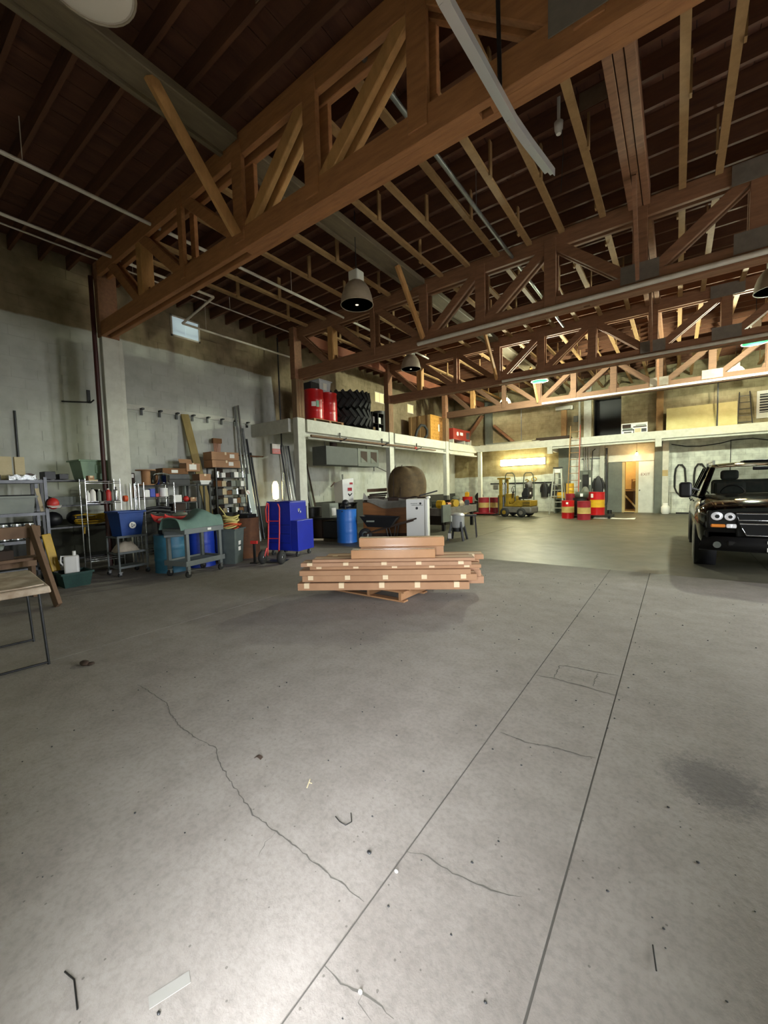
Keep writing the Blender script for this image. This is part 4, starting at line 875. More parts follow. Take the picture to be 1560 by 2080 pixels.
one('block_post', MB().box(-.02, .02, -.02, .02, 0, .4).box(-.08, .08, -.06, .06, 0, .02), M['black'], 'short black stand under the small red block', 'stand', (-6.92, 4.98, 0), 25)
# blue tool cabinet: tall chest and lower chest on casters, faces +x
t = thing('tool_cabinet', 'bright blue wheeled tool cabinet with a taller back section', 'cabinet', (-7.08, 6.1, 0), 12)
MB().box(-.42, .22, -.3, .3, .13, 1.2).build('tall_chest', M['cab'], t, .008)
MB().box(.225, .4, -.3, .3, .13, .8).build('low_chest', M['cab'], t, .008)
MB().box(-.42, .22, -.3, .3, 1.203, 1.22).build('lid', M['cab'], t, .004)
for z in (.3, .5, .7): MB().box(-.4, .2, -.304, -.3, z, z + .006).build('drawer_seam', M['black'], t)
MB().box(.22, .226, -.02, .05, 1.0, 1.05).build('latch_plate', M['steel'], t); MB().tube([(.235, -.02, 1.0), (.25, -.02, .95), (.25, .05, .95), (.235, .05, 1.0)], .008, 6).build('latch_handle', M['steel'], t)
for i, j in ((-.34, -.22), (.32, -.22), (.32, .22), (-.34, .22)): caster(t, i, j, .055)

# ------------------------------------------------------------------ cardboard pile on its pallet
t = thing('pallet', 'wooden pallet under the pile of long cardboard boxes', 'pallet', (-3.4, 4.72, 0))
for i in range(7): MB().box(-.6, .6, -.5 + i * .155, -.4 + i * .155, .118, .138).build('deck_board', M['lwood'], t, .003, 1)
for i in (-.56, 0, .52): MB().box(i, i + .04, -.5, .53, .022, .117).build('stringer', M['lwood'], t)
for i in (-.5, 0, .43): MB().box(-.6, .6, i, i + .1, 0, .02).build('bottom_board', M['lwood'], t)
PO = Vector((-4.05, 3.56, 0)); PD = Vector((.845, .534, 0)); PN = Vector((-.534, .845, 0)); PA = math.degrees(math.atan2(.534, .845))
M['card2'] = mat('cardboard_pink', '#b08a6d', .78, c2='#9d7759', scale=3)
# (u0, u1, v0, v1, z0, z1, tape, label)
pile = [(0, 2.26, .0, .3, .14, .235, 5, 'lowest front box of the long cardboard pile'), (.35, 2.5, .31, .62, .14, .235, 0, 'lowest box behind the front one in the cardboard pile'),
 (.06, 2.36, .02, .3, .25, .335, 5, 'second box from the bottom at the front of the cardboard pile'), (.3, 2.46, .31, .6, .237, .325, 0, 'second-layer box at the back of the cardboard pile'),
 (.03, 2.28, .0, .29, .337, .405, 0, 'third box from the bottom, plain side to the front of the pile'), (.25, 2.44, .3, .58, .328, .4, 0, 'third-layer box at the back, its end jutting right'),
 (.16, 2.42, .05, .3, .407, .452, 5, 'thin fourth box, shifted right, with four paper tapes'), (.05, 2.29, .01, .28, .454, .505, 5, 'fifth box near the pile top with pale tapes in front'),
 (.3, 2.44, .31, .58, .402, .47, 0, 'fourth-layer box at the back right of the pile'), (.2, 2.34, .04, .3, .507, .545, 0, 'narrow sixth box under the two square ones'), (.32, 2.5, .31, .56, .472, .54, 3, 'topmost thin box at the back right of the pile'),
 (.72, 1.83, .06, .22, .547, .66, 0, 'front square-section box on top of the cardboard pile'), (.82, 1.96, .3, .46, .542, .665, 0, 'support box under the rear square box, mostly hidden'), (.8, 1.97, .3, .46, .667, .79, 0, 'rear, highest square-section box on the cardboard pile')]
M['cardgloss'] = mat('cardboard_taped', '#b98b62', .22, c2='#a97a52', scale=3, coat=.5)
for k, (u0, u1, v0, v1, z0, z1, tp, lb) in enumerate(pile):
    c = PO + PD * ((u0 + u1) / 2) + PN * ((v0 + v1) / 2)
    t = thing('long_box', lb, 'box', (c.x, c.y, z0), PA, 'long cardboard boxes')
    L_, W_, H_ = (u1 - u0) / 2, (v1 - v0) / 2, z1 - z0
    MB().box(-L_, L_, -W_, W_, 0, H_).build('carton', M['cardgloss' if k in (11, 13) else ('card2' if k % 2 else 'card')], t, .004, 1)
    MB().box(-L_ * .99, L_ * .99, -.02, .02, H_, H_ + .001).build('seam_tape', M['tape'], t)
    for q in range(tp):
        xx = -L_ + (2 * L_) * (.05 + .88 * q / (tp - 1)) + rnd(-.03, .03)
        MB().box(xx - .035, xx + .035, -W_ - .0015, -W_, H_ * .3, H_).box(xx - .035, xx + .035, -W_, -W_ + .06, H_, H_ + .0016).build('tape', M['tape'], t)
    if k in (11, 13): MB().box(-L_ + .05, L_ - .02, -W_ - .0012, -W_, H_ * .5, H_ * .82).build('clear_tape', M['cardgloss'], t)

# ------------------------------------------------------------------ middle clutter behind the blue barrel
drum('bright blue plastic barrel in front of the black cabinets', -7.28, 8.24, 0, .27, .9, 'blueb', 'blueb', 'plastic_barrel', hoops=2)
t = thing('black_headgear', 'black rubber gear heaped on the lid of the blue barrel', 'gear', (-7.3, 8.24, .905))
MB().sph((0, 0, .08), (.16, .15, .08), 12, 8).sph((.04, -.05, .17), (.1, .1, .09), 12, 8).build('gear_body', M['blackp'], t); MB().tube([(.1, -.14, .1), (.16, -.18, -.02), (.08, -.26, -.06)], .02, 8).build('strap', M['rubber'], t)
t = thing('black_bench', 'black steel bench left of the blue barrel', 'bench', (-8.35, 8.75, 0), 10)
MB().box(-.62, .5, -.35, .35, .58, .62).build('bench_top', M['black'], t)
for i, j in ((-.56, -.3), (.44, -.3), (.44, .3), (-.56, .3)): MB().box(i - .03, i + .03, j - .03, j + .03, 0, .58).build('leg', M['black'], t)
MB().box(-.55, -.15, -.28, .28, .02, .56).build('drawer_unit', M['brown'], t); MB().box(-.1, .4, -.28, .28, .04, .5).build('dark_locker', M['blackp'], t)
one('bench_kickboard', MB().beam((-.6, 0, .03), (.3, 0, .03), .1, .05), M['cream'], 'pale timber offcut on the floor beside the black bench', 'timber', (-8.35, 8.0, 0.005), 30)
carton('grey steel switch box on the black bench', -8.25, 8.62, .621, .3, .42, .42, 5, 'greyt', name='switch_box', paper=(-.12, .08, .06, .28))
drum('dark steel drum at the wall behind the blue tool cabinet', -9.3, 8.9, 0, .3, .9, 'dsteel', 'dsteel', 'dark_drum')
t = thing('white_sack_box', 'tall dented white carton with red labels, standing behind the blue barrel', 'box', (-8.42, 9.45, 1.02), -12)
mb = MB(); mb.add([(-.22, -.2, 0), (.22, -.2, 0), (.22, .2, 0), (-.22, .2, 0), (-.24, -.22, .6), (.2, -.2, .72), (.22, .22, .76), (-.2, .2, .66)], [(0, 3, 2, 1), (4, 5, 6, 7), (0, 1, 5, 4), (1, 2, 6, 5), (2, 3, 7, 6), (3, 0, 4, 7)])
mb.build('carton', M['whitep'], t, .01); MB().box(.222, .226, -.02, .14, .36, .46).box(.218, .222, .06, .18, .56, .62).build('red_label', mat('label_red', '#a01828', .6), t)
MB().prism([(-.02, .26), (.05, .19), (.15, .27), (.14, .3), (.06, .24), (0, .29)], 0, .003, Matrix.Translation((.222, 0, 0)) @ Matrix.Rotation(R(90), 4, 'Z') @ Matrix.Rotation(R(90), 4, 'X')).build('black_mark', M['black'], t)
MB().beam((-.2, -.21, .64), (-.28, -.3, .5), .3, .006, (0, 0, 1)).build('flap', mat('brown_flap', '#5a3a2c', .8), t)
one('carton_stand', MB().box(-.3, .3, -.28, .28, .98, 1.02).box(-.28, -.24, -.26, .26, 0, .98).box(.24, .28, -.26, .26, 0, .98), M['black'], 'black stand carrying the dented white carton', 'stand', (-8.42, 9.45, 0), -12)
t = thing('material_crate', 'big plywood-sided bench crate under a pale dust sheet', 'crate', (-6.9, 10.12, 0), 24)
MB().box(-.95, .7, -.42, -.39, .1, 1.02).build('plywood_side', M['ply'], t); MB().box(-.95, .7, .39, .42, .1, 1.02).build('plywood_side', M['ply'], t); MB().box(-.95, -.92, -.39, .39, .1, 1.02).build('plywood_end', M['ply'], t); MB().box(-.95, .7, -.42, .42, 1.02, 1.06).build('lid_board', M['brown'], t)
MB().box(-.95, .7, -.42, .42, 0, .1).build('skid', M['brown'], t)
for k in range(4): one('stacked_board', MB().beam((-.93 + k * .02, -.3 + k * .14, 1.09 + .05 * k), (-.32, -.28 + k * .15, 1.1 + .06 * k), .1, .05), M['brown'], ORD[k] + ' from the front of the dark boards lying on the plywood crate', 'board', (-6.9, 10.12, 0), 24, 'boards on the plywood crate')
one('stacked_board', MB().beam((-.95, .2, 1.37), (-.33, .22, 1.39), .16, .1), M['wood'], 'thick pale brown board on top of the dark boards on the crate', 'board', (-6.9, 10.12, 0), 24)
one('dust_sheet', MB().grid(lambda u, v: (-.8 + 1.5 * u, -.46 - .02 * math.sin(u * 9) + (0 if v < .5 else .3 * (v - .5) * 2), 1.12 - (.5 - v) * .55 * max(.15, math.sin(u * 2.6 + .25)) * (1 if v < .5 else 0) + .02 * math.sin(u * 14)), 24, 10, .01).add([(-.95, -.45, 1.1), (-.72, -.47, 1.1), (-.9, -.46, 1.32)], [(0, 1, 2)]), mat('dust_sheet', '#b9b6ab', .85, c2='#98958a', scale=7), 'pale dust sheet drooping over the front of the plywood crate', 'sheet', (-6.9, 10.12, 0), 24)
t = thing('white_cabinet', 'white panel-fronted cabinet with small black marks, right of the plywood crate', 'cabinet', (-5.87, 9.68, 0), 24)
MB().box(-.3, .3, -.26, .26, .02, 1.12).build('body', M['whitep'], t, .01); MB().box(.22, .29, -.285, -.262, .03, 1.1).build('edge_trim', M['white2'], t, .01); MB().box(-.29, .2, -.268, -.262, .03, 1.1).build('front_panel', M['whitep'], t)
MB().cyl((.1, -.274, 1.0), (.1, -.268, 1.0), .03, n=18).cyl((0, -.274, .87), (0, -.268, .87), .035, n=18).build('round_badge', M['black'], t)
for z, a, b in ((1.0, -.17, .02), (.955, -.15, .16)):
    mb = MB(); x = a
    while x < b:
        w_ = rnd(.008, .02); mb.box(x, x + w_, -.2695, -.268, z - .012, z + .012 * rnd(.5, 1)); x += w_ + .006
    mb.build('faint_lettering', M['greyt'], t)
MB().cyl((.3, -.24, 1.15), (.3, .24, 1.15), .035, n=10).build('rolled_edge', M['whitep'], t)
t = thing('covered_machine', 'lumpy machine under a brown stained tarpaulin, highest in the middle clutter', 'machine', (-6.6, 10.2, 1.162), 24)
def hump(u, v):
    a = u * 2 * PI; p = v * PI / 2
    r = (.58 * (1 + .07 * math.sin(3 * a + 1)), .42)
    k = math.cos(p) ** .42 * (.93 + .1 * math.sin(2 * p)) * (1 + .05 * math.sin(4 * a + 3 * v))
    return (r[0] * k * math.cos(a) * (1 if math.cos(a) > 0 else 1.0), r[1] * k * math.sin(a), .9 * math.sin(p) ** 1.05 + .025 * math.sin(5 * a + 4 * v))
MB().grid(hump, 36, 12).build('tarpaulin', mat('brown_tarpaulin', '#6c5836', .8, c2='#43351f', scale=6, bump=.3), t)
MB().tube([(-.3, -.42, .02), (-.32, -.3, .7), (-.3, 0, .94)], .012, 6).tube([(-.1, -.44, .02), (-.1, -.32, .75), (-.1, 0, .95)], .012, 6).build('tie_cord', M['brown'], t)
MB().beam((.45, -.2, .03), (.95, -.1, .16), .06, .04).build('black_arm', M['black'], t); MB().box(-.5, .62, -.4, .4, -.1, .0).build('base_frame', M['brown'], t)
# wheelbarrow
t = thing('wheelbarrow', 'black wheelbarrow in front of the plywood crate, wheel to the left', 'wheelbarrow', (-6.36, 8.7, 0), 24)
MB().add([(-.42, -.16, .42), (.2, -.2, .4), (.2, .2, .4), (-.42, .16, .42), (-.6, -.28, .72), (.4, -.32, .66), (.4, .32, .66), (-.6, .28, .72)], [(0, 3, 2, 1), (0, 1, 5, 4), (1, 2, 6, 5), (2, 3, 7, 6), (3, 0, 4, 7)]).add([(-.4, -.15, .43), (.19, -.19, .41), (.19, .19, .41), (-.4, .15, .43), (-.59, -.27, .72), (.39, -.31, .66), (.39, .31, .66), (-.59, .27, .72)], [(3, 0, 1, 2), (1, 0, 4, 5), (2, 1, 5, 6), (3, 2, 6, 7), (0, 3, 7, 4)]).build('tray', M['blackp'], t)
for s in (-1, 1):
    MB().beam((-.5, s * .06, .22), (.85, s * .3, .6), .035, .04).build('handle', M['brown'], t); MB().tube([(.1, s * .18, .38), (.18, s * .22, .02), (.3, s * .24, .02), (.36, s * .24, .44)], .014, 8).build('leg', M['black'], t)
MB().lathe([(.08, -.035), (.16, -.04), (.185, 0), (.16, .04), (.08, .035)], 20, Matrix.Translation((-.52, 0, .185)) @ Matrix.Rotation(R(90), 4, 'X')).build('tyre', M['rubber'], t)
MB().lathe([(0, -.03), (.1, -.038), (.1, .038), (0, .03)], 16, Matrix.Translation((-.52, 0, .185)) @ Matrix.Rotation(R(90), 4, 'X')).build('wheel_rim', M['greyt'], t)
MB().box(-.42, -.2, -.262, -.255, .56, .6).build('side_mark', M['greyt'], t)
# steel kettle on a black stand
t = thing('steel_kettle_stand', 'stainless steel pot burner on a black three-legged stand', 'burner', (-4.75, 9.85, 0), 10)
MB().lathe([(.16, .34), (.19, .38), (.19, .66), (.2, .67)], 24).build('steel_pot', M['brush'], t); MB().lathe([(.2, .672), (.15, .72), (.05, .735), (0, .74)], 24).build('lid', M['brush'], t)
for k in range(4):
    a = R(45 + 90 * k); MB().beam((.17 * math.cos(a), .17 * math.sin(a), .5), (.3 * math.cos(a), .3 * math.sin(a), 0), .05, .04).build('leg', M['black'], t)
MB().cyl((0, 0, .24), (0, 0, .34), .17, n=20).build('burner_ring', M['black'], t); MB().box(-.19, -.1, -.245, -.235, .06, .2).build('paper_label', M['paper'], t)
one('folding_stool', MB().box(-.2, .2, -.14, .14, .6, .64).beam((-.16, -.1, .6), (-.2, -.14, 0), .03, .03).beam((.16, -.1, .6), (.2, -.14, 0), .03, .03).beam((.16, .1, .6), (.2, .14, 0), .03, .03).beam((-.16, .1, .6), (-.2, .14, 0), .03, .03), M['black'], 'black stool behind the stainless steel pot burner', 'stool', (-4.72, 10.55, 0), 20)
# long scrap bench going back on the right of the cabinet
M['dust'] = mat('dusty_grey', '#6d675e', .7, .1, c2='#4c4740', scale=6)
t = thing('scrap_bench', 'low steel scrap bench behind the white cabinet, heaped with parts', 'bench', (-6.5, 12.75, 0), 0)
MB().box(-.5, .55, -1.4, 1.2, .5, .74).build('trough', M['dust'], t); MB().box(.5, .56, -1.45, -.9, .3, .85).build('end_plate', M['greyp'], t)
for i, j in ((-.4, -1.2), (.45, -1.2), (.45, 1.0), (-.4, 1.0)): MB().box(i - .05, i + .05, j - .05, j + .05, 0, .5).build('leg', M['dsteel'], t)
MB().box(-.3, .5, -1.3, -.6, .2, .5).build('hanging_motor', M['black'], t)
sc_ = (('yellow drill body', 'yel', .16), ('greenish casting', 'olive', .14), ('brass valve', 'copper', .11), ('grey flange', 'greyt', .13), ('yellow gearbox', 'yel', .15), ('black hub', 'black', .14), ('cream bearing', 'cream', .1), ('brown block', 'brown', .14), ('grey pulley', 'dsteel', .12), ('pale elbow', 'cream', .1))
for i, (d, m, r) in enumerate(sc_):
    one('machine_part', MB().cyl((-r * .7, 0, r * .8), (r * .7, 0, r * .8), r * .8, n=12).box(-r * .5, r * .5, -r * .6, r * .6, 0, r * 1.5), M[m], d + ' on the scrap bench, %s from the near end' % ORD[i], 'machine part', (-6.12 - .36 * (i % 2), 11.5 + .25 * i, .741), i * 37, 'parts on the scrap bench')
# ------------------------------------------------------------------ goods on the gallery along the left wall
ZG = 3.44
M.update(lidr=mat('drum_lid', '#b7a9a0', .4, .3), sheet=mat('clear_tub', '#c4c8cc', .3, c2='#aeb2b8'), ochre=mat('lit_crate_board', '#d09a45', .7, c2='#b88234', scale=7), browncard=mat('shaded_crate_board', '#9a7a50', .8, c2='#836540', scale=3), redm=mat('red_machine', '#a02a24', .45, c2='#8c3a2c', scale=4), maroon=mat('drum_maroon', '#9a2430', .45, c2='#7e1c26', scale=4), sand=mat('drum_sand', '#cdb271', .5, c2='#b89a58', scale=4), ylw=mat('drum_yellow', '#dfb024', .45, c2='#c5961a', scale=4), fork=mat('forklift_yellow', '#97791a', .55, c2='#675212', scale=5), dust=mat('dusty_steel', '#74706a', .6, .2, c2='#56524d', scale=6), alum=mat('ladder_alloy', '#c9ccc0', .35, .6, c2='#aeb0a4'), lred=mat('ladder_red', '#b0604a', .6, c2='#93493a'), creamp=mat('cream_sheet', '#cfc58f', .65, c2='#b6ab74', scale=3))
t = thing('pallet', 'short pallet under the red drums on the gallery', 'pallet', (-9.0, 9.05, ZG))
for i in range(6): MB().box(-.3 + i * .11, -.21 + i * .11, -.55, .75, .1, .12).build('deck_board', M['lwood'], t)
for y in (-.55, .1, .66): MB().box(-.3, .34, y, y + .09, 0, .1).build('block_row', M['lwood'], t)
q = drum('left glossy red drum on the gallery, with white and green labels', -9.0, 8.86, ZG + .122, .29, .9, 'drumred', 'lidr', 'red_drum', lab=(-60, -34, .38, .52))
MB().grid(lambda u, v: (.2945 * math.cos(R(-32 + 18 * u)), .2945 * math.sin(R(-32 + 18 * u)), .36 + .19 * v), 5, 1).build('green_label', mat('green_label', '#7fae92', .6), q)
drum('right glossy red drum on the gallery, beside the stacked tyres', -9.02, 9.48, ZG + .122, .29, .9, 'drumred', 'lidr', 'red_drum')
t = thing('clear_tub', 'pale see-through tub of papers standing on the red drums', 'tub', (-9.08, 9.25, ZG + 1.024), 0)
tubx(MB(), .34, .44, .4, .52, .36).build('tub', M['sheet'], t); MB().box(.2, .206, -.1, .06, .06, .26).build('paper_label', M['paper'], t)
carton('black case left of the pale tub on the red drums', -9.0, 8.76, ZG + 1.024, .34, .34, .2, 0, 'blackp')
def tyre(label, x, y, z, ro=.83, w=.54):
    t = thing('tractor_tyre', label, 'tyre', (x, y, z), 0, 'stacked tractor tyres')
    MB().lathe([(ro * .56, .02), (ro * .6, 0), (ro * .86, .02), (ro * .95, .08), (ro * .96, w / 2), (ro * .95, w - .08), (ro * .86, w - .02), (ro * .6, w), (ro * .56, w - .02), (ro * .56, .02)], 40).build('carcass', M['rubber'], t)
    lug = MB(); lug.beam((0, 0, .0), (0, .2, w * .52), .1, .07, (1, 0, 0)); me = lug.mesh('lug', M['rubber'])
    up_ = MB(); up_.beam((0, .2, w * .48), (0, 0, w), .1, .07, (1, 0, 0)); me2 = up_.mesh('lug', M['rubber'])
    for k in range(22):
        a = 2 * PI * k / 22
        link('lug', me if 1 else me2, t, (ro * .98 * math.cos(a), ro * .98 * math.sin(a), .0), (0, 0, a)); a += PI / 22
        link('lug', me2, t, (ro * .98 * math.cos(a), ro * .98 * math.sin(a), .0), (0, 0, a))
    return t
tyre('lower big tractor tyre lying on the gallery', -9.4, 10.82, ZG + .12); tyre('upper big tractor tyre lying on another, on the gallery', -9.4, 10.8, ZG + .72)
one('tyre_pallet', MB().box(-.7, .7, -.8, .95, 0, .058), M['brown'], 'thin dark board under the tractor tyres', 'board', (-9.4, 10.85, ZG))
t = thing('dark_rack', 'dark open rack with white jars right of the tractor tyres', 'rack', (-9.2, 12.2, ZG))
for y in (-.35, .0, .35): MB().box(-.2, .15, y - .02, y + .02, 0, .8).build('upright', M['black'], t)
for z in (.02, .4, .8): MB().box(-.2, .15, -.35, .35, z - .02, z).build('rack_board', M['black'], t)
for i, (y, z, m, d) in enumerate(((12.03, .021, 'sand', 'tan jar, low left'), (12.38, .021, 'whitep', 'big white jar, low right'), (12.0, .401, 'whitep', 'white jar, upper left'), (12.38, .401, 'paper', 'white labelled jar, upper right'))): canister(d + ' in the dark gallery rack', -9.18, y, ZG + z, .09, .24, m, 'whitep', name='jar', cat='jar')
t = thing('wooden_crate', 'tall wooden crate with a brightly lit ochre scrawled end, by the farthest gallery post', 'crate', (-9.43, 16.45, ZG), 0)
MB().box(-.57, .55, -.65, .66, .08, 1.17).build('crate_body', M['browncard'], t, .01); MB().box(-.5, .5, -.6, .6, 0, .08).build('skid', M['brown'], t)
MB().box(.551, .56, -.62, .63, .1, 1.14).build('lit_end', M['ochre'], t)  # light put into the colour: lit end ochre, shaded sides brown
for y0, y1, z0, z1 in ((-.65, .66, 1.12, 1.18), (-.65, .66, .04, .1), (-.65, -.6, .1, 1.12), (.61, .66, .1, 1.12)): MB().box(.561, .58, y0, y1, z0, z1).build('batten', M['ochre'], t)
for x in (-.5, -.05, .42): MB().box(x, x + .1, -.675, -.651, .08, 1.17).build('side_batten', M['browncard'], t)
MB().box(.561, .565, .1, .22, .5, .82).build('paper_label', M['paper'], t)
mb = MB(); random.seed(5)
for r_ in range(6):
    for c_ in range(9):
        if random.random() < .8:
            y = -.54 + c_ * .12; z = .2 + r_ * .15; mb.beam((.562, y, z), (.562, y + rnd(.02, .07), z + rnd(-.06, .08)), .014, .003, (1, 0, 0)); mb.beam((.562, y + .03, z + .05), (.562, y + rnd(.03, .08), z - .02), .012, .003, (1, 0, 0))
mb.build('scrawled_writing', mat('scrawl', '#9c6c24', .8), t)
one('suction_hose', MB().tube([(0, -.45, .06), (0, -.3, .35), (0, 0, .58), (0, .3, .58), (0, .52, .42), (0, .5, .2), (0, .3, .06)], .055, 10), M['rubber'], 'thick black hose looped in front of the brown crate', 'hose', (-8.72, 14.75, ZG))
one('dark_barrel_rack', MB().cyl((0, 0, 0), (0, 0, 1.0), .28, n=20).cyl((-.1, .5, 0), (-.1, .5, .9), .25, n=20), M['blackp'], 'pair of dark barrels in shade beside the third post on the gallery', 'barrel', (-9.6, 13.0, ZG))
t = thing('red_welder', 'red control cabinet on white feet at the gallery end', 'machine', (-9.0, 18.9, ZG))
MB().box(-.3, .2, -.95, 1.0, .26, .8).build('cabinet', M['redm'], t, .01); MB().cyl((.2, -.5, .55), (.225, -.5, .55), .1, n=20).build('dial', M['paper'], t); MB().box(.2, .21, -.2, .12, .5, .64).build('name_plate', M['paper'], t); MB().box(.2, .215, .52, .9, .36, .7).build('grille_frame', M['dust'], t)
for k in range(4): MB().box(.215, .22, .56, .86, .4 + k * .07, .43 + k * .07).build('slot', M['black'], t)
for y in (-.9, .4, .9): MB().box(-.25, .18, y - .05, y + .05, 0, .26).build('foot', M['white'], t)
MB().cyl((0, -.75, .8), (0, -.75, 1.1), .012, n=6).cyl((0, .6, .8), (0, .6, .9), .02, n=6).build('aerial', M['steel'], t)
one('white_block', MB().cbox((0, 0, .17), (.12, .1, .34)), M['white'], 'small white block right of the red cabinet', 'block', (-8.85, 19.98, ZG))
# pipe run and brackets under the gallery front, hanging heater
t = thing('pipe_run', 'brown pipe run on black brackets under the gallery front', 'pipe', (-8.4, 8.0, 2.98))
MB().cyl((0, .1, 0), (0, 5.7, 0), .035, n=10).build('pipe_length', M['wood'], t); MB().cyl((0, 5.76, 0), (0, 7.4, 0), .026, n=10).build('pipe_length', M['wood'], t); MB().cyl((0, 5.68, 0), (0, 5.78, 0), .05, n=12).build('red_coupling', M['red'], t)
for y in (1.4, 3.6, 5.95): MB().box(-.075, -.05, y - .02, y + .02, -.06, .2).beam((-.06, y, -.06), (.1, y + .12, .03), .03, .03).build('bracket', M['black'], t)
t = thing('unit_heater', 'grey box heater with two dark openings hanging under the gallery', 'heater', (-8.95, 10.1, 2.2), 0)
MB().box(-.3, .3, -1.15, .35, 0, .58).build('casing', mat('heater_grey', '#4a4f4c', .6, c2='#3d413f', scale=3), t, .01); MB().box(-.31, .31, .35, 1.5, -.01, .59).build('outlet_section', M['greyp'], t, .008)
for y in (.5, 1.05): MB().box(.312, .318, y, y + .34, .12, .5).build('outlet', M['brown'], t); MB().prism([(y, .12), (y + .34, .12), (y, .3)], .312, .322, Matrix(((0, 0, 1, 0), (1, 0, 0, 0), (0, 1, 0, 0), (0, 0, 0, 1)))).build('louvre', M['greyp'], t)
for y in (-.9, 1.2): MB().cyl((0, y, .58), (0, y, 1.12), .012, n=6).build('hanger_rod', M['dsteel'], t)
MB().cyl((0, -.5, .58), (0, -.5, .85), .12, n=16).build('flue_stub', M['brown'], t); MB().cyl((.1, 1.49, .2), (.1, 1.49, -.15), .015, n=6).build('drain', M['black'], t)
for i, (y, w_, h, z) in enumerate(((9.55, .5, .3, 1.72), (11.85, .42, .3, 1.7))): one('wall_board', MB().box(0, .05, -w_ / 2, w_ / 2, 0, h).box(.05, .056, -w_ / 2 + .02, w_ / 2 - .02, h * .55, h - .02), M['white'], ('left white board on the wall under the grey heater', 'right white outlet board on the wall under the grey heater')[i], 'board', (WX + .002, y, z))
one('power_cable', MB().tube([(0, 0, 0), (.05, .4, -.12), (.15, .9, -.3), (.2, 1.3, -.36)], .012, 6), M['black'], 'black cable running from the heater toward the third post', 'cable', (-8.95, 11.6, 2.28))

# ------------------------------------------------------------------ back of the hall
def bwall(lbl, n, mb, m, cat, x, z, y=BY - .001, **k): return one(n, mb, M[m], lbl, cat, (x, y, z), 0, **k)
# doors
d1 = sroot('door_1'); struct('leaf', MB().box(-2.68, DX0 - .02, BY - .06, BY - .002, .01, DZ + .02), M['greyp'], d1, .004); struct('door_rail', MB().box(-2.66, DX0 - .04, BY - .07, BY - .06, .35, .4).box(-2.66, DX0 - .04, BY - .07, BY - .06, 1.9, 1.95), M['greyp'], d1)
d2 = sroot('door_2'); struct('leaf', MB().box(DX1 + .02, -.8, BY - .06, BY - .002, .01, DZ - .02), M['wdoor'], d2, .004)
text('exit_lettering', 'EXIT', .17, mat('exit_paint', '#6e4538', .8), d2, (-1.12, BY - .061, 1.72), (R(90), 0, 0))
struct('door_knob', MB().sph((-1.33, BY - .09, 1.02), .03, 10, 6), M['steel'], d2)
struct('door_header', MB().box(-2.7, -.8, BY - .03, BY - .002, DZ + .02, 3.1), M['white'], d2); struct('track', MB().box(-2.74, -.8, BY - .1, BY - .03, DZ + .0, DZ + .06), M['white'], d2)
d3 = sroot('trim_3'); struct('door_jamb', MB().box(DX0 - .02, DX0 + .09, BY - .04, BY + .3, 0, DZ), M['tan'], d3); struct('door_jamb', MB().box(DX1 - .09, DX1 + .02, BY - .04, BY + .3, 0, DZ), M['tan'], d3); struct('sill', MB().box(DX0, DX1, BY - .02, BY + .3, 0, .06), M['tan'], d3)
t = thing('store_bench', 'dark bench with a slanting brace seen through the open door', 'bench', (-1.85, 22.6, 0))
MB().box(-.35, .5, -.3, .3, 1.0, 1.05).build('bench_top', M['wood'], t); MB().box(-.3, .45, -.25, .28, .1, .95).build('dark_body', M['brown'], t); MB().beam((-.3, -.33, .98), (.42, -.33, .08), .07, .03, (0, 1, 0)).build('brace', M['tan'], t)
one('store_shelf', MB().box(-.3, .3, -.02, .2, 0, .03).box(-.3, -.27, 0, .2, -.5, 0), M['wood'], 'small wooden shelf in the store room above the dark bench', 'shelf', (-1.5, 23.3, 1.5))
one('small_mat', MB().box(-.2, .2, -.12, .12, 0, .02), M['black'], 'black rubber block on the door sill', 'block', (-1.72, BY - .18, 0))
# wall rail with coats
bwall('dark rail along the back wall behind the forklift', 'coat_rail', MB().box(-1.75, 1.6, -.03, 0, -.04, .04), 'dsteel', 'rail', -6.55, 1.47)
def coat(lbl, x, z, h, w):
    t = thing('work_jacket', lbl, 'jacket', (x, BY - .05, z), 0, 'work jackets on the back wall')
    def f(u, v):
        a = 2 * PI * u; k = (.12 + .88 * min(1, (1 - v) * 2.6) ** .6) if v > .6 else (1 + .12 * (.6 - v))
        return (w / 2 * k * math.cos(a) * (1 + .08 * math.sin(5 * a)), -.06 + .055 * k * math.sin(a), -h + h * v)
    MB().grid(f, 20, 10).build('body', M['blackp'], t)
    for s in (-1, 1): MB().tube([(s * w * .3, -.07, -.14 * h), (s * w * .5, -.08, -.4 * h), (s * w * .52, -.08, -.68 * h)], [.05, .05, .04], 8).build('sleeve', M['blackp'], t)
    MB().cyl((0, 0.045, .0), (0, -.06, .01), .01, n=6).build('peg', M['dsteel'], t); return t
coat('left black work jacket hanging on the rail right of the forklift', -5.42, 1.5, .76, .34)
coat('right black work jacket hanging on the rail, next to the stepladder', -5.02, 1.5, .74, .3)
coat('black jacket hanging alone right of the electrical panel', -2.99, 1.72, .88, .42)
for i, x in enumerate((-8.0, -7.6)): bwall(('left', 'right')[i] + ' small clipboard frame hung at the left end of the back wall rail', 'frame', MB().box(-.13, .13, -.04, 0, -.12, .12).box(-.1, .1, -.05, -.04, -.09, .09), 'dust' if i == 0 else 'paper', 'frame', x, 1.28)
bwall('yellow coil hung over the rail behind the forklift', 'hung_coil', MB().tube([(.12 * math.cos(a * PI / 6), -.05, .1 * math.sin(a * PI / 6)) for a in range(12)], .02, 6, True).cyl((0, -.05, .1), (0, 0, .14), .012, n=6), 'yel', 'coil', -5.95, 1.66)
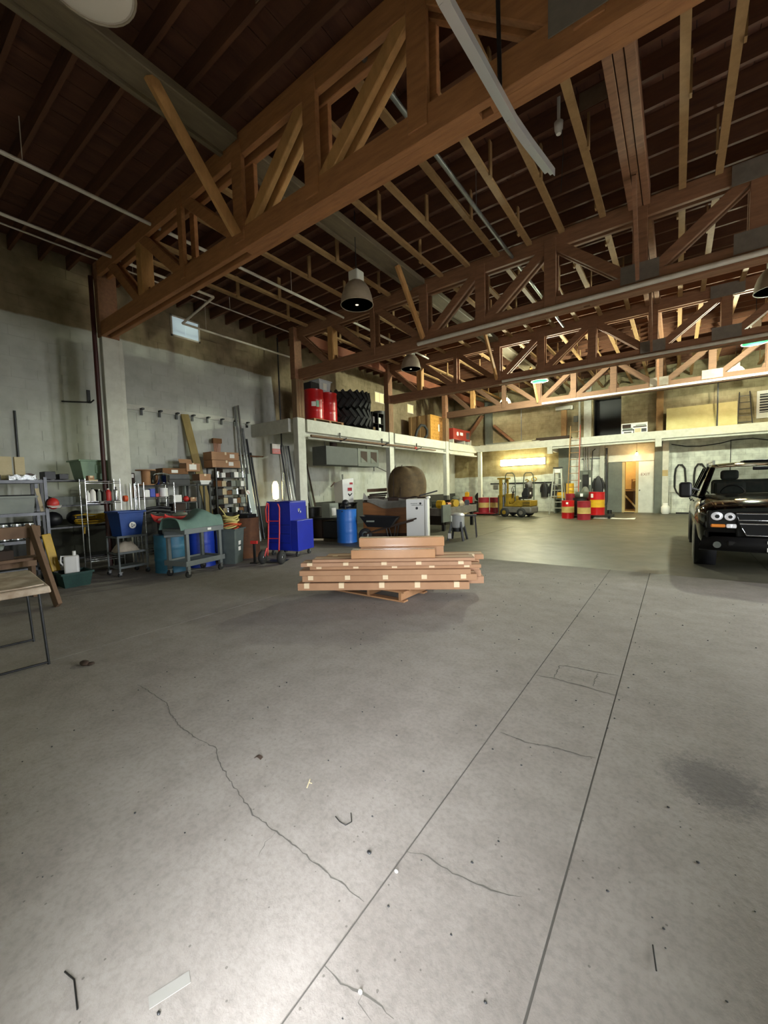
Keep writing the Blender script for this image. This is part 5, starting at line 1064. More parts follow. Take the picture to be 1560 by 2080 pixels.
# back shelf goods
S = 3.465
one('long_tube', MB().cyl((-1.7, 0, .07), (.8, 0, .09), .06, n=10), M['alum'], 'pale long tube lying on the left of the back shelf', 'tube', (-6.5, 20.6, S)); one('long_board', MB().box(-1.5, 1.5, -.12, .12, 0, .05), M['alum'], 'pale board under the long tube on the back shelf', 'board', (-6.9, 20.4, S)); one('dark_planks', MB().box(-.9, .9, -.15, .15, 0, .1).box(-.7, .85, -.12, .14, .1, .19), M['brown'], 'dark planks on the back shelf, right of the pale tube', 'planks', (-4.9, 20.6, S))
t = thing('photo_board', 'framed board with a black-and-white photo, leaning on the back shelf', 'board', (-1.5, 20.42, S), 0)
MB().box(-.48, .48, 0, .02, 0, .46).build('backing', M['paper'], t)
for x0, x1, z0, z1, m in ((-.44, -.12, .26, .42, 'brown'), (-.42, -.06, .2, .26, 'greyt'), (-.44, -.02, .14, .2, 'dsteel'), (-.38, -.1, .05, .1, 'black'), (-.04, .44, .26, .31, 'brown'), (.05, .42, .32, .37, 'greyt'), (.26, .44, .06, .2, 'dsteel'), (-.03, .0, .03, .2, 'black'), (.02, .24, .05, .22, 'cream')): MB().box(x0, x1, -.002, 0, z0, z1).build('photo_patch', M[m], t)
one('plywood_sheet', MB().beam((0, 0, .01), (0, .25, .98), .02, 2.25, (1, 0, 0)), M['creamp'], 'long cream panel leaning on the upper back wall', 'panel', (.74, 20.7, S))
t = thing('dark_ladder', 'dark folded stepladder leaning in shade right of the cream panel', 'ladder', (2.1, 20.9, S), 0)
for s in (-1, 1): MB().beam((s * .22, 0, 0), (s * .15, .35, 1.35), .06, .03, (1, 0, 0)).build('rail', M['black'], t)
for k in range(5): MB().beam((-.2 + k * .014, .04 + k * .07, .15 + k * .26), (.2 - k * .014, .04 + k * .07, .15 + k * .26), .06, .02).build('rung', M['black'], t)
t = thing('louvre_vent', 'white louvred vent high on the right of the back wall', 'vent', (2.98, BY - .002, 4.28))
MB().box(-.5, .5, -.06, 0, -.52, -.32).box(-.5, .5, -.06, 0, .4, .52).box(-.5, -.42, -.06, 0, -.32, .4).box(.42, .5, -.06, 0, -.32, .4).build('frame', M['white2'], t); MB().box(-.42, .42, -.02, 0, -.32, .4).build('dark_back', M['black'], t)
for k in range(7): MB().beam((-.42, -.04, -.27 + k * .1), (.42, -.04, -.27 + k * .1), .06, .03).build('slat', M['white2'], t)
one('upper_pipe', MB().cyl((0, 0, 0), (0, 0, 2.0), .025, n=8), M['dsteel'], 'thin dark pipe standing in front of the cream panel', 'pipe', (1.25, 20.55, S)); one('upper_pipe', MB().cyl((0, 0, 0), (0, 0, 1.9), .025, n=8), M['pipe_g'], 'pale vertical pipe on the upper back wall, left part', 'pipe', (-6.6, BY - .04, S)); one('upper_pipe', MB().cyl((0, 0, 0), (0, 0, 2.2), .05, n=8), M['white'], 'white vertical pipe left of the dark upper doorway', 'pipe', (-3.82, BY - .06, S))
t = thing('duct_stub', 'white horizontal duct on a tan pier, on the upper back wall', 'duct', (-4.5, BY - .2, 5.05)); MB().box(-.36, .36, -.14, .19, -.08, .1).build('duct_body', M['white'], t, .02); MB().box(-.12, .12, .0, .19, -1.58, -.08).build('pier', M['strip'], t); MB().box(.32, .42, -.12, .12, -.1, .08).build('end_cap', M['white2'], t)
bwall('small grey switch box right of the white duct pier', 'switch_box', MB().box(-.1, .1, -.1, 0, -.14, .14), 'greyp', 'box', -3.98, 4.5)
# electrical panel and conduits
t = thing('electric_panel', 'grey electrical panel with conduits behind the tall ladder', 'panel', (-3.5, BY - .002, 1.5)); MB().box(-.28, .24, -.14, 0, -.62, .5).build('enclosure', M['greyp'], t, .01); MB().box(-.16, .1, -.15, -.14, -.4, .3).build('dark_breakers', M['black'], t); MB().box(.13, .2, -.15, -.14, -.2, .16).box(-.27, -.22, -.15, -.14, -.04, .06).build('paper_label', M['paper'], t); MB().box(-.12, .08, -.155, -.15, .32, .42).build('name_plate', M['greyt'], t)
for x in (-.1, .0, .1): MB().cyl((x, -.06, .5), (x, -.06, 1.6), .028, n=8).build('conduit', M['pipe_g'], t)
MB().tube([(.2, -.06, -.5), (.24, -.08, .9), (.26, -.08, 1.4), (.38, -.08, 1.5)], .022, 8).build('goose_neck', M['dsteel'], t)
bwall('grey cross bar on the wall above the electrical panel', 'cross_bar', MB().box(-.5, .5, -.04, 0, -.02, .02), 'dsteel', 'bar', -3.2, 2.55); bwall('dark drain pipe left of the grey door', 'drain_pipe', MB().cyl((0, -.05, .5), (0, -.05, 3.0), .05, n=10).tube([(0, -.05, .6), (-.02, -.06, .35), (-.1, -.07, .25)], .04, 8), 'dsteel', 'pipe', -2.64, .0, y=BY - .09)
# ladders
t = thing('tall_ladder', 'tall weathered wooden ladder leaning on the back shelf', 'ladder', (-3.72, 19.3, 0))
for s, m in ((-1, 'strip'), (1, 'lred')): MB().beam((s * .22, 0, .0), (s * .2, .62, 4.0), .035, .07, (0, 1, 0)).build('rail', M[m], t)
for k in range(12): MB().cyl((-.21, .05 + k * .048, .3 + k * .31), (.21, .05 + k * .048, .3 + k * .31), .016, n=6).build('rung', M['strip'], t)
t = thing('stepladder', 'pale alloy stepladder with a dark cap beside the drums', 'ladder', (-4.42, 19.5, 0), 0)
for s in (-1, 1):
    MB().beam((s * .3, -.1, 0), (s * .15, .18, 2.12), .06, .03, (0, 1, 0)).build('front_rail', M['alum'], t); MB().beam((s * .28, .8, 0), (s * .15, .3, 2.1), .04, .03, (0, 1, 0)).build('rear_rail', M['alum'], t)
for k in range(7): z = .3 + k * .27; MB().box(-.28 + k * .02, .28 - k * .02, -.1 + z * .13, 0 + z * .13, z - .02, z + .012).build('step', M['alum'], t)
MB().box(-.19, .19, .12, .36, 2.1, 2.16).build('top_cap', M['dsteel'], t); MB().box(-.12, .12, .13, .15, 1.9, 2.08).build('paper_label', M['paper'], t)
# drums on the low pallet
t = thing('black_pallet', 'low black pallet under the red and yellow drums', 'pallet', (-3.0, 18.35, 0))
for k in range(8): MB().box(-.85, .95, -.6 + k * .16, -.49 + k * .16, .09, .11).build('deck_board', M['black'], t)
for x in (-.8, 0, .85): MB().box(x, x + .1, -.6, .63, 0, .089).build('runner', M['black'], t)
drum('front left small red drum with a cream band and a label', -3.56, 17.62, 0, .235, .72, 'drumred', 'lidr', 'oil_drum', 'sand', 'striped drums', lab=(-96, -76, .58, .66)); drum('front right small dull red drum with a cream band', -2.88, 17.12, 0, .235, .72, 'maroon', 'lidr', 'oil_drum', 'sand', 'striped drums')
drum('large red drum with a bright yellow band, rightmost', -2.62, 18.4, .111, .29, .92, 'drumred', 'sand', 'oil_drum', 'ylw', 'striped drums', lab=(-130, -108, .7, .86)); drum('dark red drum behind the front left striped drum', -3.58, 18.58, .111, .27, .86, 'maroon', 'maroon', 'oil_drum', None, 'striped drums')
drum('black drum between the striped drums', -3.2, 18.1, .111, .26, .7, 'black', 'black', 'black_drum'); t = thing('drip_pan', 'grey-green tub with a white tag on top of the black drum', 'tub', (-3.14, 18.1, .812), -20); MB().lathe([(.22, 0), (.25, .02), (.27, .24), (.26, .24), (.24, .03), (0, .03)], 24).build('tub', M['olive'], t); MB().box(-.05, .05, -.28, -.262, .06, .18, Matrix.Rotation(R(30), 4, 'Z')).build('white_tag', M['paper'], t)
drum('dark maroon drum behind the yellow banded one', -2.9, 18.9, .111, .27, .92, 'maroon', 'black', 'oil_drum', None, 'striped drums')
for i in range(2):
    canister(('lower', 'upper')[i] + ' yellow tub stacked behind the stepladder', -4.08, 20.65, .7 + .36 * i, .17, .34, 'ylw', 'ylw', name='tub', cat='tub')
carton('yellow crate behind the stepladder legs', -4.48, 20.8, .7, .36, .3, .28, 0, 'ylw'); one('tub_bench', MB().box(-.5, .4, -.35, .35, .64, .7).box(-.5, -.44, -.35, .35, 0, .64).box(.34, .4, -.35, .35, 0, .64), M['olive'], 'dark bench carrying the yellow tubs behind the drums', 'bench', (-4.2, 20.75, 0))
one('grey_cone', MB().lathe([(.3, 0), (.28, .1), (.12, .5), (.08, .58), (0, .6)], 18), M['greyt'], 'pale grey hopper behind the tall ladder', 'hopper', (-3.4, 20.5, .64)); one('hopper_stand', MB().box(-.3, .3, -.3, .3, .58, .639).box(-.28, -.22, -.28, .28, 0, .58).box(.22, .28, -.28, .28, 0, .58), M['olive'], 'stand under the grey hopper behind the drums', 'stand', (-3.4, 20.5, 0))
drum('short dark green pail on the floor left of the grey door', -2.68, 20.6, 0, .16, .34, 'olive', 'olive', 'pail', hoops=1); one('black_can', MB().cyl((0, 0, 0), (0, 0, .16), .09, n=14), M['black'], 'small black can right of the dark green pail', 'can', (-2.42, 20.6, 0))
one('floor_sheet', MB().grid(lambda u, v: (-.7 + 1.4 * u, -.25 + .5 * v, .012 + .02 * math.sin(u * 7) * math.sin(v * 5) ** 2), 12, 6, .01), M['paper'], 'flat pale sheet lying on the floor in front of the drums', 'sheet', (-1.95, 18.0, 0))
# left drums in front of the forklift, corner clutter
t = thing('red_skid', 'low dark red skid under the drums left of the forklift', 'skid', (-7.35, 18.55, 0)); MB().box(-.55, .5, -.4, .5, .06, .1).build('deck', M['maroon'], t); MB().box(-.5, -.4, -.4, .5, 0, .06).build('runner', M['brown'], t); MB().box(.35, .45, -.4, .5, 0, .06).build('runner', M['brown'], t)
drum('striped drum at the far left of the forklift skid', -7.55, 18.6, .102, .26, .72, 'maroon', 'maroon', 'oil_drum', 'sand', 'striped drums'); drum('striped drum on the forklift skid, nearest the forks', -7.02, 18.75, .102, .26, .72, 'maroon', 'maroon', 'oil_drum', 'sand', 'striped drums')
cl = (('dark barrel in the far left corner', -9.95, 20.4, .26, .62, 'dsteel'), ('red barrel in the far left corner clutter', -9.3, 20.6, .28, .8, 'drumred'), ('black barrel at the corner post', -8.72, 20.85, .26, .55, 'black'), ('tan bin in front of the red barrel', -9.3, 19.8, .2, .55, 'sand'), ('short pale pail in the corner clutter', -8.95, 19.5, .17, .36, 'cream'), ('black pail right of the pale pail', -8.52, 19.6, .2, .5, 'blackp'))
for d, x, y, r, h, m in cl: drum(d, x, y, 0, r, h, m, m, 'barrel', hoops=1)
one('yellow_jug', MB().box(-.1, .1, -.08, .08, 0, .24).cyl((0, 0, .24), (0, 0, .3), .03, n=8), M['ylw'], 'bright yellow jug standing on the red corner barrel', 'jug', (-9.3, 20.55, .803), 0, None, .02); one('worn_tyre', MB().lathe([(.1, -.07), (.2, -.08), (.24, 0), (.2, .08), (.1, .07)], 20, Matrix.Translation((0, 0, .24)) @ Matrix.Rotation(R(80), 4, 'X')), M['rubber'], 'small black tyre standing on the black corner barrel', 'tyre', (-8.72, 20.83, .552)); one('corner_rags', MB().sph((0, 0, .1), (.26, .2, .14), 10, 6), M['greyt'], 'pale rags on the dark corner barrel', 'rags', (-9.9, 20.4, .62)); one('yellow_stool', MB().box(-.16, .16, -.16, .16, .5, .54).cyl((0, 0, 0), (0, 0, .5), .03, n=8).cyl((0, 0, 0), (0, 0, .03), .16, n=14), M['cream'], 'small pale topped stool in front of the corner clutter', 'stool', (-8.75, 18.9, 0))
# hoses, broom handles and gas cylinder right of the door
for i, x in enumerate((.14, .8)):
    one('wall_hose', MB().tube([(.0 - .2, -.07, -.5), (-.2, -.07, 0), (-.17, -.07, .3), (-.08, -.07, .46), (.04, -.07, .46), (.14, -.07, .3), (.17, -.07, -.1), (.2, -.07, -.55)], .035, 8).tube([(-.2, -.07, -.5), (-.12, -.07, -.72), (.02, -.07, -.85)], .032, 8).cyl((0, 0, .42), (0, -.08, .42), .02, n=8), M['rubber'], ('left dark hose loop on the wall right of the door', 'right dark hose loop on the wall, partly behind the truck')[i], 'hose', (x, BY - .002, 1.62))
for i in range(3): one('rod', MB().cyl((0, -.2, .02), (0, -.02, .85), .014, n=6), M['white'], ('left', 'middle', 'right')[i] + ' white rod leaning on the wall above the gas cylinder', 'rod', (-.34 + i * .1, BY - .01, .02))
t = thing('gas_cylinder', 'white propane cylinder on the floor right of the door post', 'cylinder', (-.36, 20.9, 0)); MB().lathe([(.1, 0), (.13, .02), (.13, .03), (.155, .08), (.155, .3), (.1, .37), (.03, .39)], 20).build('tank', M['whitep'], t); MB().lathe([(.09, .36), (.09, .46), (.08, .46), (.08, .36)], 16).build('collar', M['whitep'], t); MB().cyl((0, 0, .38), (0, 0, .45), .025, n=8).build('valve', M['dust'], t)
one('wall_box', MB().box(-.2, .2, -.05, 0, -.15, .15).cyl((-.1, -.06, 0), (-.1, -.05, 0), .015, n=8), M['white'], 'white flat wall box between the rods and the hose', 'box', (-.1, BY - .002, 1.05)); one('notice', MB().box(-.1, .1, -.01, 0, -.13, .13), M['tan'], 'small tan notice on the white pilaster right of the door', 'notice', (-.4, BY - .222, 1.75)); one('slack_cable', MB().tube([(0, 0, 0), (.5, 0, -.13), (1.0, 0, -.16), (1.6, 0, -.1), (2.0, 0, 0), (2.6, 0, .02), (3.2, 0, -.12), (4.0, 0, -.16)], .022, 6), M['dsteel'], 'dark slack cable along the wall just under the back shelf', 'cable', (-.2, BY - .03, 2.98)); one('wall_seam_pipe', MB().cyl((0, 0, 0), (0, 0, 3.0), .015, n=6), M['dsteel'], 'thin dark vertical pipe on the wall above the truck', 'pipe', (1.75, BY - .02, 0)); one('floor_strip', MB().box(-.5, .9, -.06, .06, 0, .06), M['black'], 'black strip at the wall foot right of the gas cylinder', 'strip', (.5, 21.2, 0))

# ------------------------------------------------------------------ forklift, mast toward the left
t = thing('forklift', 'small dusty yellow forklift with two hoop guards, mast toward the left', 'forklift', (-5.7, 17.95, 0), -8)
for s in (-1, 1):
    MB().box(-.72, -.6, s * .3 - .05, s * .3 + .05, .08, 1.74).build('mast_rail', M['fork'], t, .01); MB().box(-.82, -.74, s * .22 - .05, s * .22 + .05, .1, .9).build('carriage_bar', M['dust'], t); MB().box(-1.1, -.74, s * .22 - .05, s * .22 + .05, .05, .09).build('fork', M['dsteel'], t)
    MB().cyl((-.62, s * .12, .2), (-.62, s * .12, 1.5), .03, n=8).build('lift_ram', M['steel'], t)
    for (x, r) in ((-.42, .2), (.36, .2)):
        MB().lathe([(.08, -.08), (r * .9, -.08), (r, -.05), (r, .05), (r * .9, .08), (.08, .08)], 20, Matrix.Translation((x, s * .4, r)) @ Matrix.Rotation(R(90), 4, 'X')).build('tyre', M['rubber'], t); MB().cyl((x, s * .49, r), (x, s * .4, r), .09, n=12).build('wheel_hub', M['fork'] if x < 0 else M['dust'], t)
    hx = -.42 if s < 0 else .1
    MB().tube([(hx, s * .36, .6), (hx, s * .36, 1.5), (hx + .03, s * .36, 1.84), (hx + .1, s * .36, 1.93), (hx + .36, s * .36, 1.93), (hx + .44, s * .36, 1.82), (hx + .48, s * .36, 1.5), (hx + .48, s * .36, .7)], .022, 8).build('hoop_guard', M['olive'], t)
MB().box(-.8, -.52, -.36, .36, 1.66, 1.74).box(-.76, -.58, -.36, .36, .9, .96).build('mast_crossbar', M['fork'], t)
MB().box(-.58, .3, -.36, .36, .18, .44).build('frame', M['dust'], t, .03); MB().prism([(-.3, .44), (.62, .44), (.62, .72), (.1, .72), (-.1, .56), (-.3, .56)], -.36, .36, Matrix.Rotation(R(90), 4, 'X')).build('body', M['fork'], t, .03); MB().box(.3, .78, -.4, .4, .16, .46).build('counterweight', M['dust'], t, .08, 3); MB().box(.34, .74, -.38, .38, .46, .72).build('rear_cover', M['fork'], t, .03)
for k in range(3): MB().box(.4, .72, -.384, -.38, .5 + k * .07, .53 + k * .07).build('vent_slot', M['black'], t)
MB().cyl((-.25, -.1, .62), (.1, -.1, .8), .15, n=16).build('tilted_tank', M['fork'], t); MB().box(.14, .56, -.24, .24, .78, .88).build('seat', M['blackp'], t, .04); MB().prism([(.3, .86), (.6, .86), (.6, 1.28), (.42, 1.28), (.28, 1.02)], -.25, .25, Matrix.Rotation(R(90), 4, 'X')).build('seat_back', M['blackp'], t, .03); MB().lathe([(.14, 1.28), (.17, 1.32), (.15, 1.5), (.08, 1.56), (0, 1.57)], 16, Matrix.Translation((.5, 0, 0))).build('gas_bottle_end', M['dust'], t)
MB().tube([(-.2 + .02 * math.sin(a * PI / 8), .18 * math.cos(a * PI / 8), 1.2 + .15 * math.sin(a * PI / 8)) for a in range(16)], .013, 6, True).build('steering_wheel', M['black'], t); MB().cyl((-.2, 0, 1.2), (-.34, 0, .6), .02, n=8).build('steering_column', M['black'], t); MB().cyl((-.05, -.2, .7), (-.12, -.2, 1.28), .012, n=6).build('lever', M['black'], t); MB().box(-.5, -.28, -.3, .3, .44, 1.02).build('dash_panel', M['fork'], t, .03)
MB().tube([(.52, -.36, 1.6), (.6, -.36, 1.62), (.66, -.36, 1.58), (.6, -.36, 1.52)], .03, 8).build('rear_lamp', M['fork'], t); MB().box(.6, .606, -.1, .02, .98, 1.08).build('paper_label', M['paper'], t)
# ------------------------------------------------------------------ roof-level pipes
for i, (x, z, y0, y1, r, m, d) in enumerate(((-6.75, 5.7, -1.1, 12.0, .028, 'pipe', 'white pipe running the length of the roof, left of the grey beam'), (-8.25, 5.72, -1.1, 5.2, .026, 'pipe', 'white pipe nearest the left wall, high over the nearest truss end'), (-9.6, 5.5, 5.2, 8.6, .026, 'pipe', 'white pipe offset along the wall top past the frosted window'), (-2.55, 5.7, 3.3, 12.0, .03, 'pipe_g', 'grey pipe under the roof, left of the middle plank beam'), (-9.0, 5.95, -1.1, 8.0, .015, 'pipe', 'thin pale conduit under the roof beside the left wall'))):
    q = MB().cyl((0, 0, 0), (0, y1 - y0, 0), r, n=10)
    for k in range(int((y1 - y0) / 2.2)): q.cyl((0, .6 + 2.2 * k, r), (0, .6 + 2.2 * k, 6.25 - z), .006, n=5)
    if i == 2: q.cyl((0, 0, 0), (1.35, 0, .22), r, n=8)
    one('roof_pipe', q, M[m], d, 'pipe', (x, y0, z))
for ti in (1, 2, 3):
    one('chord_pipe', MB().cyl((-4.6 if ti == 1 else -4.3, 0, 0), (6.9, 0, 0), .04, n=10), M['pipe'], 'bright pipe clipped along the lower front edge of the %s truss' % (('second', 'third', 'farthest')[ti - 1]), 'pipe', (0, TY[ti] - .165, 4.56), 0, 'pipes on the trusses')
for i, (y0, y1) in enumerate(((TY[1] + .13, TY[2] - .13), (TY[2] + .13, TY[3] - .13), (TY[3] + .13, BY - .27))):
    one('wall_plate', MB().box(-.08, .08, y0, y1, 0, .28), mat('red_timber', '#8f5336', .8, c2='#6a3a26', scale=2), 'reddish timber plate over the gallery front, ' + ('between the second and third trusses', 'between the third and farthest trusses', 'behind the farthest truss')[i], 'beam', (-8.6, 0, 5.58), 0, 'timber plates over the gallery')
t = thing('lamp_socket', 'bare porcelain lamp socket with a pull cord under the roof joists', 'socket', (-1.28, 5.72, 5.95)); MB().cyl((0, 0, .08), (0, 0, .52), .02, n=8).lathe([(.03, -.06), (.05, 0), (.055, .08), (.02, .1)], 14).build('socket_body', M['paper'], t); MB().tube([(.04, 0, -.02), (.05, .02, -.3), (.02, .04, -.75)], .004, 5).build('pull_cord', M['dsteel'], t)
# garage door track hanging near the camera
t = thing('door_track', 'bent galvanised door track hanging in front of the nearest truss', 'track', (-1.09, 2.2, 4.2))
tp = [(.06, -2.6, .02), (.0, 0, .0), (.06, .93, -.02), (.11, 1.16, -.06), (.18, 1.55, -.08)]
mb = MB()
for a, b in zip(tp[:-1], tp[1:]):
    mb.beam(a, b, .085, .006); mb.beam((a[0] - .04, a[1], a[2] + .03), (b[0] - .04, b[1], b[2] + .03), .006, .06); mb.beam((a[0] + .04, a[1], a[2] - .028), (b[0] + .04, b[1], b[2] - .028), .006, .06); mb.beam((a[0] + .018, a[1], a[2] - .02), (b[0] + .018, b[1], b[2] - .02), .03, .034)
mb.build('channel', M['brush'], t); MB().beam((.06, .7, .02), (-.05, .95, 1.4), .03, .006, (0, 1, 0)).build('hanger_strap', M['dsteel'], t); MB().beam((.06, -1.6, .02), (.06, -1.6, 2.0), .03, .006, (0, 1, 0)).build('hanger_strap', M['dsteel'], t)

# ------------------------------------------------------------------ small things lying on the floor
def bit(n, mb, m, lb, cat, x, y, rz=0): return one(n, mb, M[m], lb, cat, (x, y, .0), rz)
bit('wire', MB().tube([(-.07, .0, .003), (-.02, .01, .003), (.075, -.01, .003)], .0024, 6), 'black', 'thin dark bent wire on the floor at the bottom left', 'wire', -1.46, .33)
bit('bent_wire', MB().tube([(-.05, -.01, .005), (-.015, -.02, .005), (.02, -.02, .005), (.03, .01, .005), (-.005, .045, .005)], .0022, 6), 'black', 'small dark hook of wire on the floor left of the long joint', 'wire', -1.18, 1.26)
bit('leaf', MB().grid(lambda u, v: (-.035 + .07 * u, -.012 + .024 * v * math.sin(PI * (.1 + .8 * u)), .004 + .01 * math.sin(u * 6)), 8, 4, .003), 'brown', 'curled dark leaf on the floor right of the crack', 'leaf', -1.853, 1.312, 20)
bit('stick', MB().cyl((0, 0, .005), (.012, -.075, .005), .0024, n=6), 'black', 'short dark stick on the floor at the lower right', 'stick', -.036, 1.455)
bit('pebble', MB().sph((0, 0, .005), (.008, .006, .006), 8, 6), 'paper', 'white pebble beside the long floor joint, above the crack junction', 'pebble', -.855, 1.192)
bit('pebble', MB().sph((0, 0, .005), (.007, .006, .006), 8, 6), 'paper', 'white pebble on the lowest floor crack', 'pebble', -.733, .823)
bit('stone', MB().sph((0, 0, .004), (.011, .008, .005), 8, 6), 'dsteel', 'small dark stone left of the long floor joint', 'stone', -.993, 1.197)
bit('clod', MB().sph((0, 0, .015), (.06, .035, .022), 8, 6).sph((.05, .03, .01), (.03, .03, .014), 8, 6), 'brown', 'brown clod of dirt on the floor near the stained table', 'clod', -4.187, 1.21)
bit('tape_scrap', MB().box(-.018, .018, -.055, .055, 0, .0015), 'scrap', 'grey strip of tape stuck on the floor at the bottom left', 'tape', -1.211, .5, -20)
bit('twig', MB().cyl((0, 0, .004), (.03, -.05, .004), .003, n=5).cyl((.012, -.02, .004), (.03, -.015, .004), .002, n=5), 'cream', 'pale dry twig on the floor beside the dark leaf', 'twig', -1.5, 1.35)
random.seed(11); mb = MB()
for k in range(240):
    x, y = rnd(-3.5, 1.6), rnd(.3, 6.5); r = rnd(.002, .006); mb.sph((x, y, r * .5), (r * 1.4, r, r * .7), 5, 4)
o = one('grit', mb, M['dsteel'], 'loose dark grit scattered over the near floor', 'grit'); o['kind'] = 'stuff'
# ------------------------------------------------------------------ black sport utility truck, nose toward the camera
M.update(bump=mat('bumper_black', '#0b0b0c', .5, spec=.3), paint=mat('truck_black', '#030304', .07, spec=.3), glass=mat('truck_glass', '#0d120f', .04, alpha=.55, spec=.35), lampg=mat('headlamp', '#e4e8ee', .15, .6, bump=.9, bscale=40, emit='#ffffff', es=.35), amber=mat('amber_lens', '#e08a3a', .25, emit='#ff9030', es=.12), trimc=mat('grille_chrome', '#d0d2d4', .18, 1.), seatg=mat('seat_cloth', '#3c4238', .8, c2='#2c3029', scale=12), tyrew=mat('dusty_lit_tread', '#8d8a84', .9, c2='#726f6a', scale=25))
T = thing('black_truck', 'black sport utility truck with towing mirrors, nose to the camera, at the right edge', 'truck', (1.27, 8.1, 0), 0)
def loft(mb, secs, smooth=True):
    n = len(secs[0]); v = [p for s in secs for p in s]
    f = [(k * n + i, k * n + i + 1, (k + 1) * n + i + 1, (k + 1) * n + i) for k in range(len(secs) - 1) for i in range(n - 1)]
    return mb.add(v, f, smooth)
def sec(y, w, zs, zb, zt, crown=.03):
    h = [(w * .93, zb), (w * .985, zb + .12), (w, (zb + zs) / 2), (w * .99, zs - .08), (w * .93, zs), (w * .8, zt), (w * .4, zt + crown), (0, zt + crown * 1.2)]
    return [(-a, y, z) for a, z in h] + [(a, y, z) for a, z in reversed(h[:-1])]
mb = MB()
loft(mb, [sec(.06, .86, .98, .42, 1.0), sec(.16, .94, 1.02, .4, 1.05), sec(.45, .985, 1.06, .4, 1.11), sec(1.0, 1.0, 1.08, .4, 1.17), sec(1.5, 1.0, 1.1, .38, 1.2), sec(2.2, 1.0, 1.12, .38, 1.16), sec(3.6, 1.0, 1.12, .38, 1.16), sec(4.8, 1.0, 1.12, .4, 1.16), sec(5.1, .96, 1.1, .45, 1.14)])
v0 = sec(.06, .86, .98, .42, 1.0); mb.add(v0, [tuple(range(len(v0)))]); v1 = sec(5.1, .96, 1.1, .45, 1.14); mb.add(v1, [tuple(reversed(range(len(v1))))])
mb.build('body', M['paint'], T)
# roof, pillars
mb = MB(); loft(mb, [[(-.72, y, z - .06), (-.68, y, z), (-.3, y, z + .03), (.3, y, z + .03), (.68, y, z), (.72, y, z - .06)] for y, z in ((2.05, 1.68), (2.3, 1.75), (3.2, 1.78), (4.4, 1.77), (4.85, 1.71))]); mb.build('roof', M['paint'], T)
for s in (-1, 1):
    MB().beam((s * .9, 1.28, 1.14), (s * .7, 2.12, 1.68), .07, .09, (1, 0, 0)).build('front_pillar', M['paint'], T, .02)
    for y, w_ in ((2.95, .09), (3.75, .09), (4.75, .16)): MB().beam((s * .95, y, 1.12), (s * .72, y + .02, 1.73), .05, w_, (0, 1, 0)).build('side_pillar', M['paint'], T)
    MB().add([(s * .94, 1.45, 1.13), (s * .94, 4.75, 1.13), (s * .72, 4.7, 1.7), (s * .72, 2.2, 1.68)], [(0, 1, 2, 3)]).build('side_glass', M['glass'], T)
    MB().beam((s * .66, 2.5, 1.83), (s * .66, 4.6, 1.84), .04, .03).box(s * .66 - .02, s * .66 + .02, 2.5, 2.56, 1.75, 1.83).box(s * .66 - .02, s * .66 + .02, 4.5, 4.56, 1.75, 1.83).build('roof_rail', M['trimc'] if s < 0 else M['dsteel'], T)
    # wheels, arches
    for y in (.98, 3.9):
        W_ = Matrix.Translation((s * .89, y, .385)) @ Matrix.Rotation(R(90), 4, 'Y')
        MB().lathe([(.2, -.12), (.33, -.125), (.375, -.1), (.385, -.05), (.385, .05), (.375, .1), (.33, .125), (.2, .12)], 32, W_).build('tyre', M['tyrew'] if y < 2 else M['rubber'], T)  # front treads paler: dust plus front light put into the colour
        MB().lathe([(0, -.08), (.2, -.12), (.21, .12), (0, .08)], 20, W_).build('wheel_rim', M['steel'], T)
        MB().lathe([(.4, -.14), (.47, -.14), (.47, .155), (.4, .155)], 28, Matrix.Translation((s * .86, y, .40)) @ Matrix.Rotation(R(90), 4, 'Y')).build('wheel_arch', M['blackp'], T)
    # front fenders bulge
    MB().sph((s * .85, .8, .8), (.165, .6, .26), 28, 16).build('fender', M['paint'], T)
    # headlamp cluster
    MB().sph((s * .745, .06, .895), (.078, .06, .068), 16, 10).build('headlamp', M['lampg'], T); MB().cyl((s * .745, -.012, .895), (s * .745, .03, .895), .03, n=14).cyl((s * .59, -.026, .89), (s * .59, .01, .89), .026, n=14).build('lamp_bulb_well', M['dsteel'], T); MB().sph((s * .59, .04, .89), (.066, .055, .062), 16, 10).build('headlamp', M['lampg'], T)
    MB().box(s * .73 - .09, s * .73 + .09, .02, .1, .72, .77).build('turn_signal', M['amber'], T, .015); MB().box(s * .56 - .07, s * .56 + .07, .005, .1, .715, .775).build('side_lamp', M['lampg'], T, .015)
    MB().box(s * .68 - .19, s * .68 + .19, .045, .16, .7, .98).build('lamp_housing', M['black'], T, .03)
    MB().cyl((s * .74, -.02, .45), (s * .74, .06, .45), .05, n=18).build('fog_lamp', M['greyp'], T)
    # towing mirror
    MB().box(s * 1.13 - .1, s * 1.13 + .1, 1.3, 1.4, 1.14, 1.43).build('mirror_head', M['blackp'], T, .05, 4)
    for z in (1.19, 1.32): MB().beam((s * .92, 1.48, z - .05), (s * 1.05, 1.36, z), .035, .03).build('mirror_arm', M['blackp'], T, .008)
    for y, z in ((2.6, 1.02), (3.4, 1.02)): MB().box(s * 1.0, s * 1.03, y, y + .18, z, z + .04).build('door_handle', M['black'], T, .01)
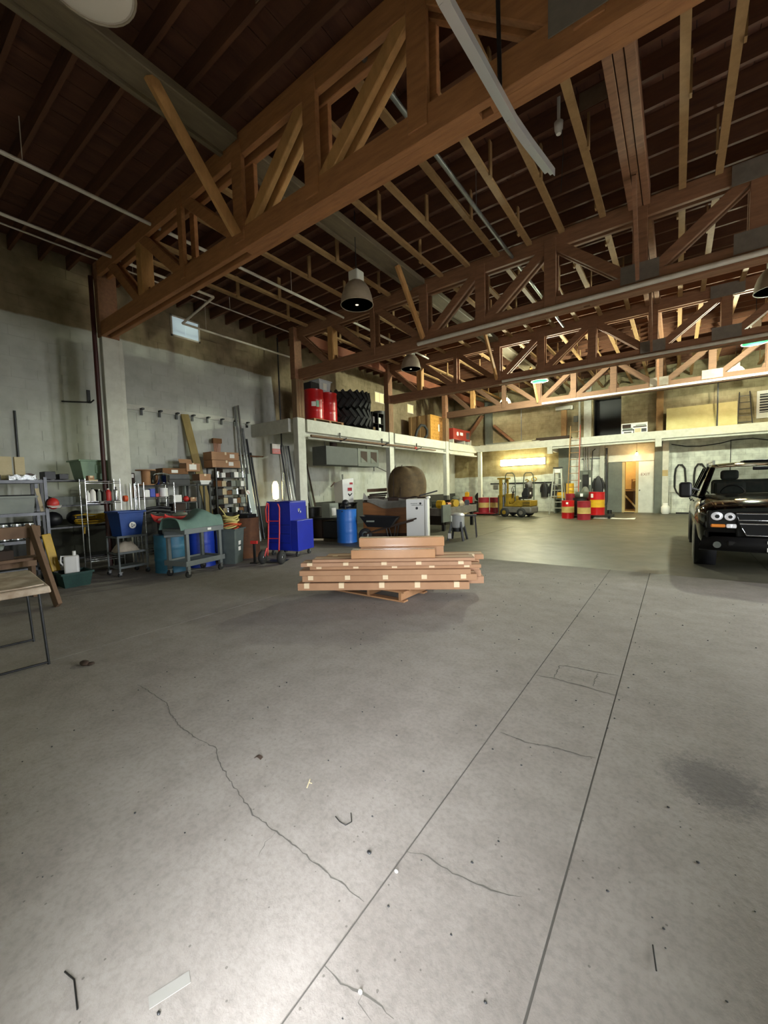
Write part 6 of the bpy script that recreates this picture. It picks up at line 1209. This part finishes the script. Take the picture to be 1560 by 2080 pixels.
MB().grid(lambda u, v: (-(.84 - .16 * v) * (2 * u - 1), 1.32 + .78 * v - .16 * (1 - (2 * u - 1) ** 2) * (1 - .4 * v), 1.16 + .52 * v), 16, 6).build('windscreen', M['glass'], T)
MB().grid(lambda u, v: (.97 * (2 * u - 1) * (1 - .06 * v), -.02 + .12 * abs(2 * u - 1) ** 3 - .04 * math.sin(PI * v), .36 + .22 * v), 18, 6, 0).build('bumper_skin', M['bump'], T)
MB().box(-.9, .9, .06, .3, .36, .7).build('bumper', M['blackp'], T, .06, 3); MB().box(-.62, .62, -.035, .03, .44, .52).build('lower_intake', M['black'], T, .02)
MB().box(-.52, .52, .0, .08, .58, .97).build('grille_back', M['bump'], T, .02)
for z0, z1, a in ((.84, .945, .52), (.61, .79, .48)):
    MB().tube([(-a, -.012, z1), (a, -.012, z1), (a - (.03 if z0 > .8 else .08), -.012, z0), (-a + (.03 if z0 > .8 else .08), -.012, z0)], .012, 8, True).build('grille_ring', M['trimc'], T)
MB().box(-.17, .17, -.055, -.04, .38, .54).build('number_plate', M['whitep'], T)
MB().box(-.85, .85, 1.25, 1.75, 1.1, 1.15).build('dashboard', M['blackp'], T, .03)
for x in (-.42, .42):
    MB().box(x - .25, x + .25, 2.35, 2.5, .8, 1.42).build('seat_back', M['seatg'], T, .06, 3); MB().box(x - .14, x + .14, 2.36, 2.46, 1.45, 1.64).build('headrest', M['seatg'], T, .05, 3)
MB().box(-.65, .65, 3.3, 3.45, .8, 1.45).build('rear_seat', M['seatg'], T, .06, 3); MB().box(-.13, .13, 1.95, 1.99, 1.62, 1.69).build('rear_mirror', M['black'], T, .015)
MB().tube([(-.42 + .18 * math.cos(a * PI / 8), 1.85 - .05 * math.sin(a * PI / 8), 1.18 + .17 * math.sin(a * PI / 8)) for a in range(16)], .014, 6, True).build('steering_wheel', M['black'], T)
MB().box(-.94, .94, .4, 4.9, .3, .42).build('underbody', M['black'], T)
MB().box(-.22, .2, 2.4, 2.9, 1.8, 1.825).build('roof_antenna_base', M['black'], T, .01)
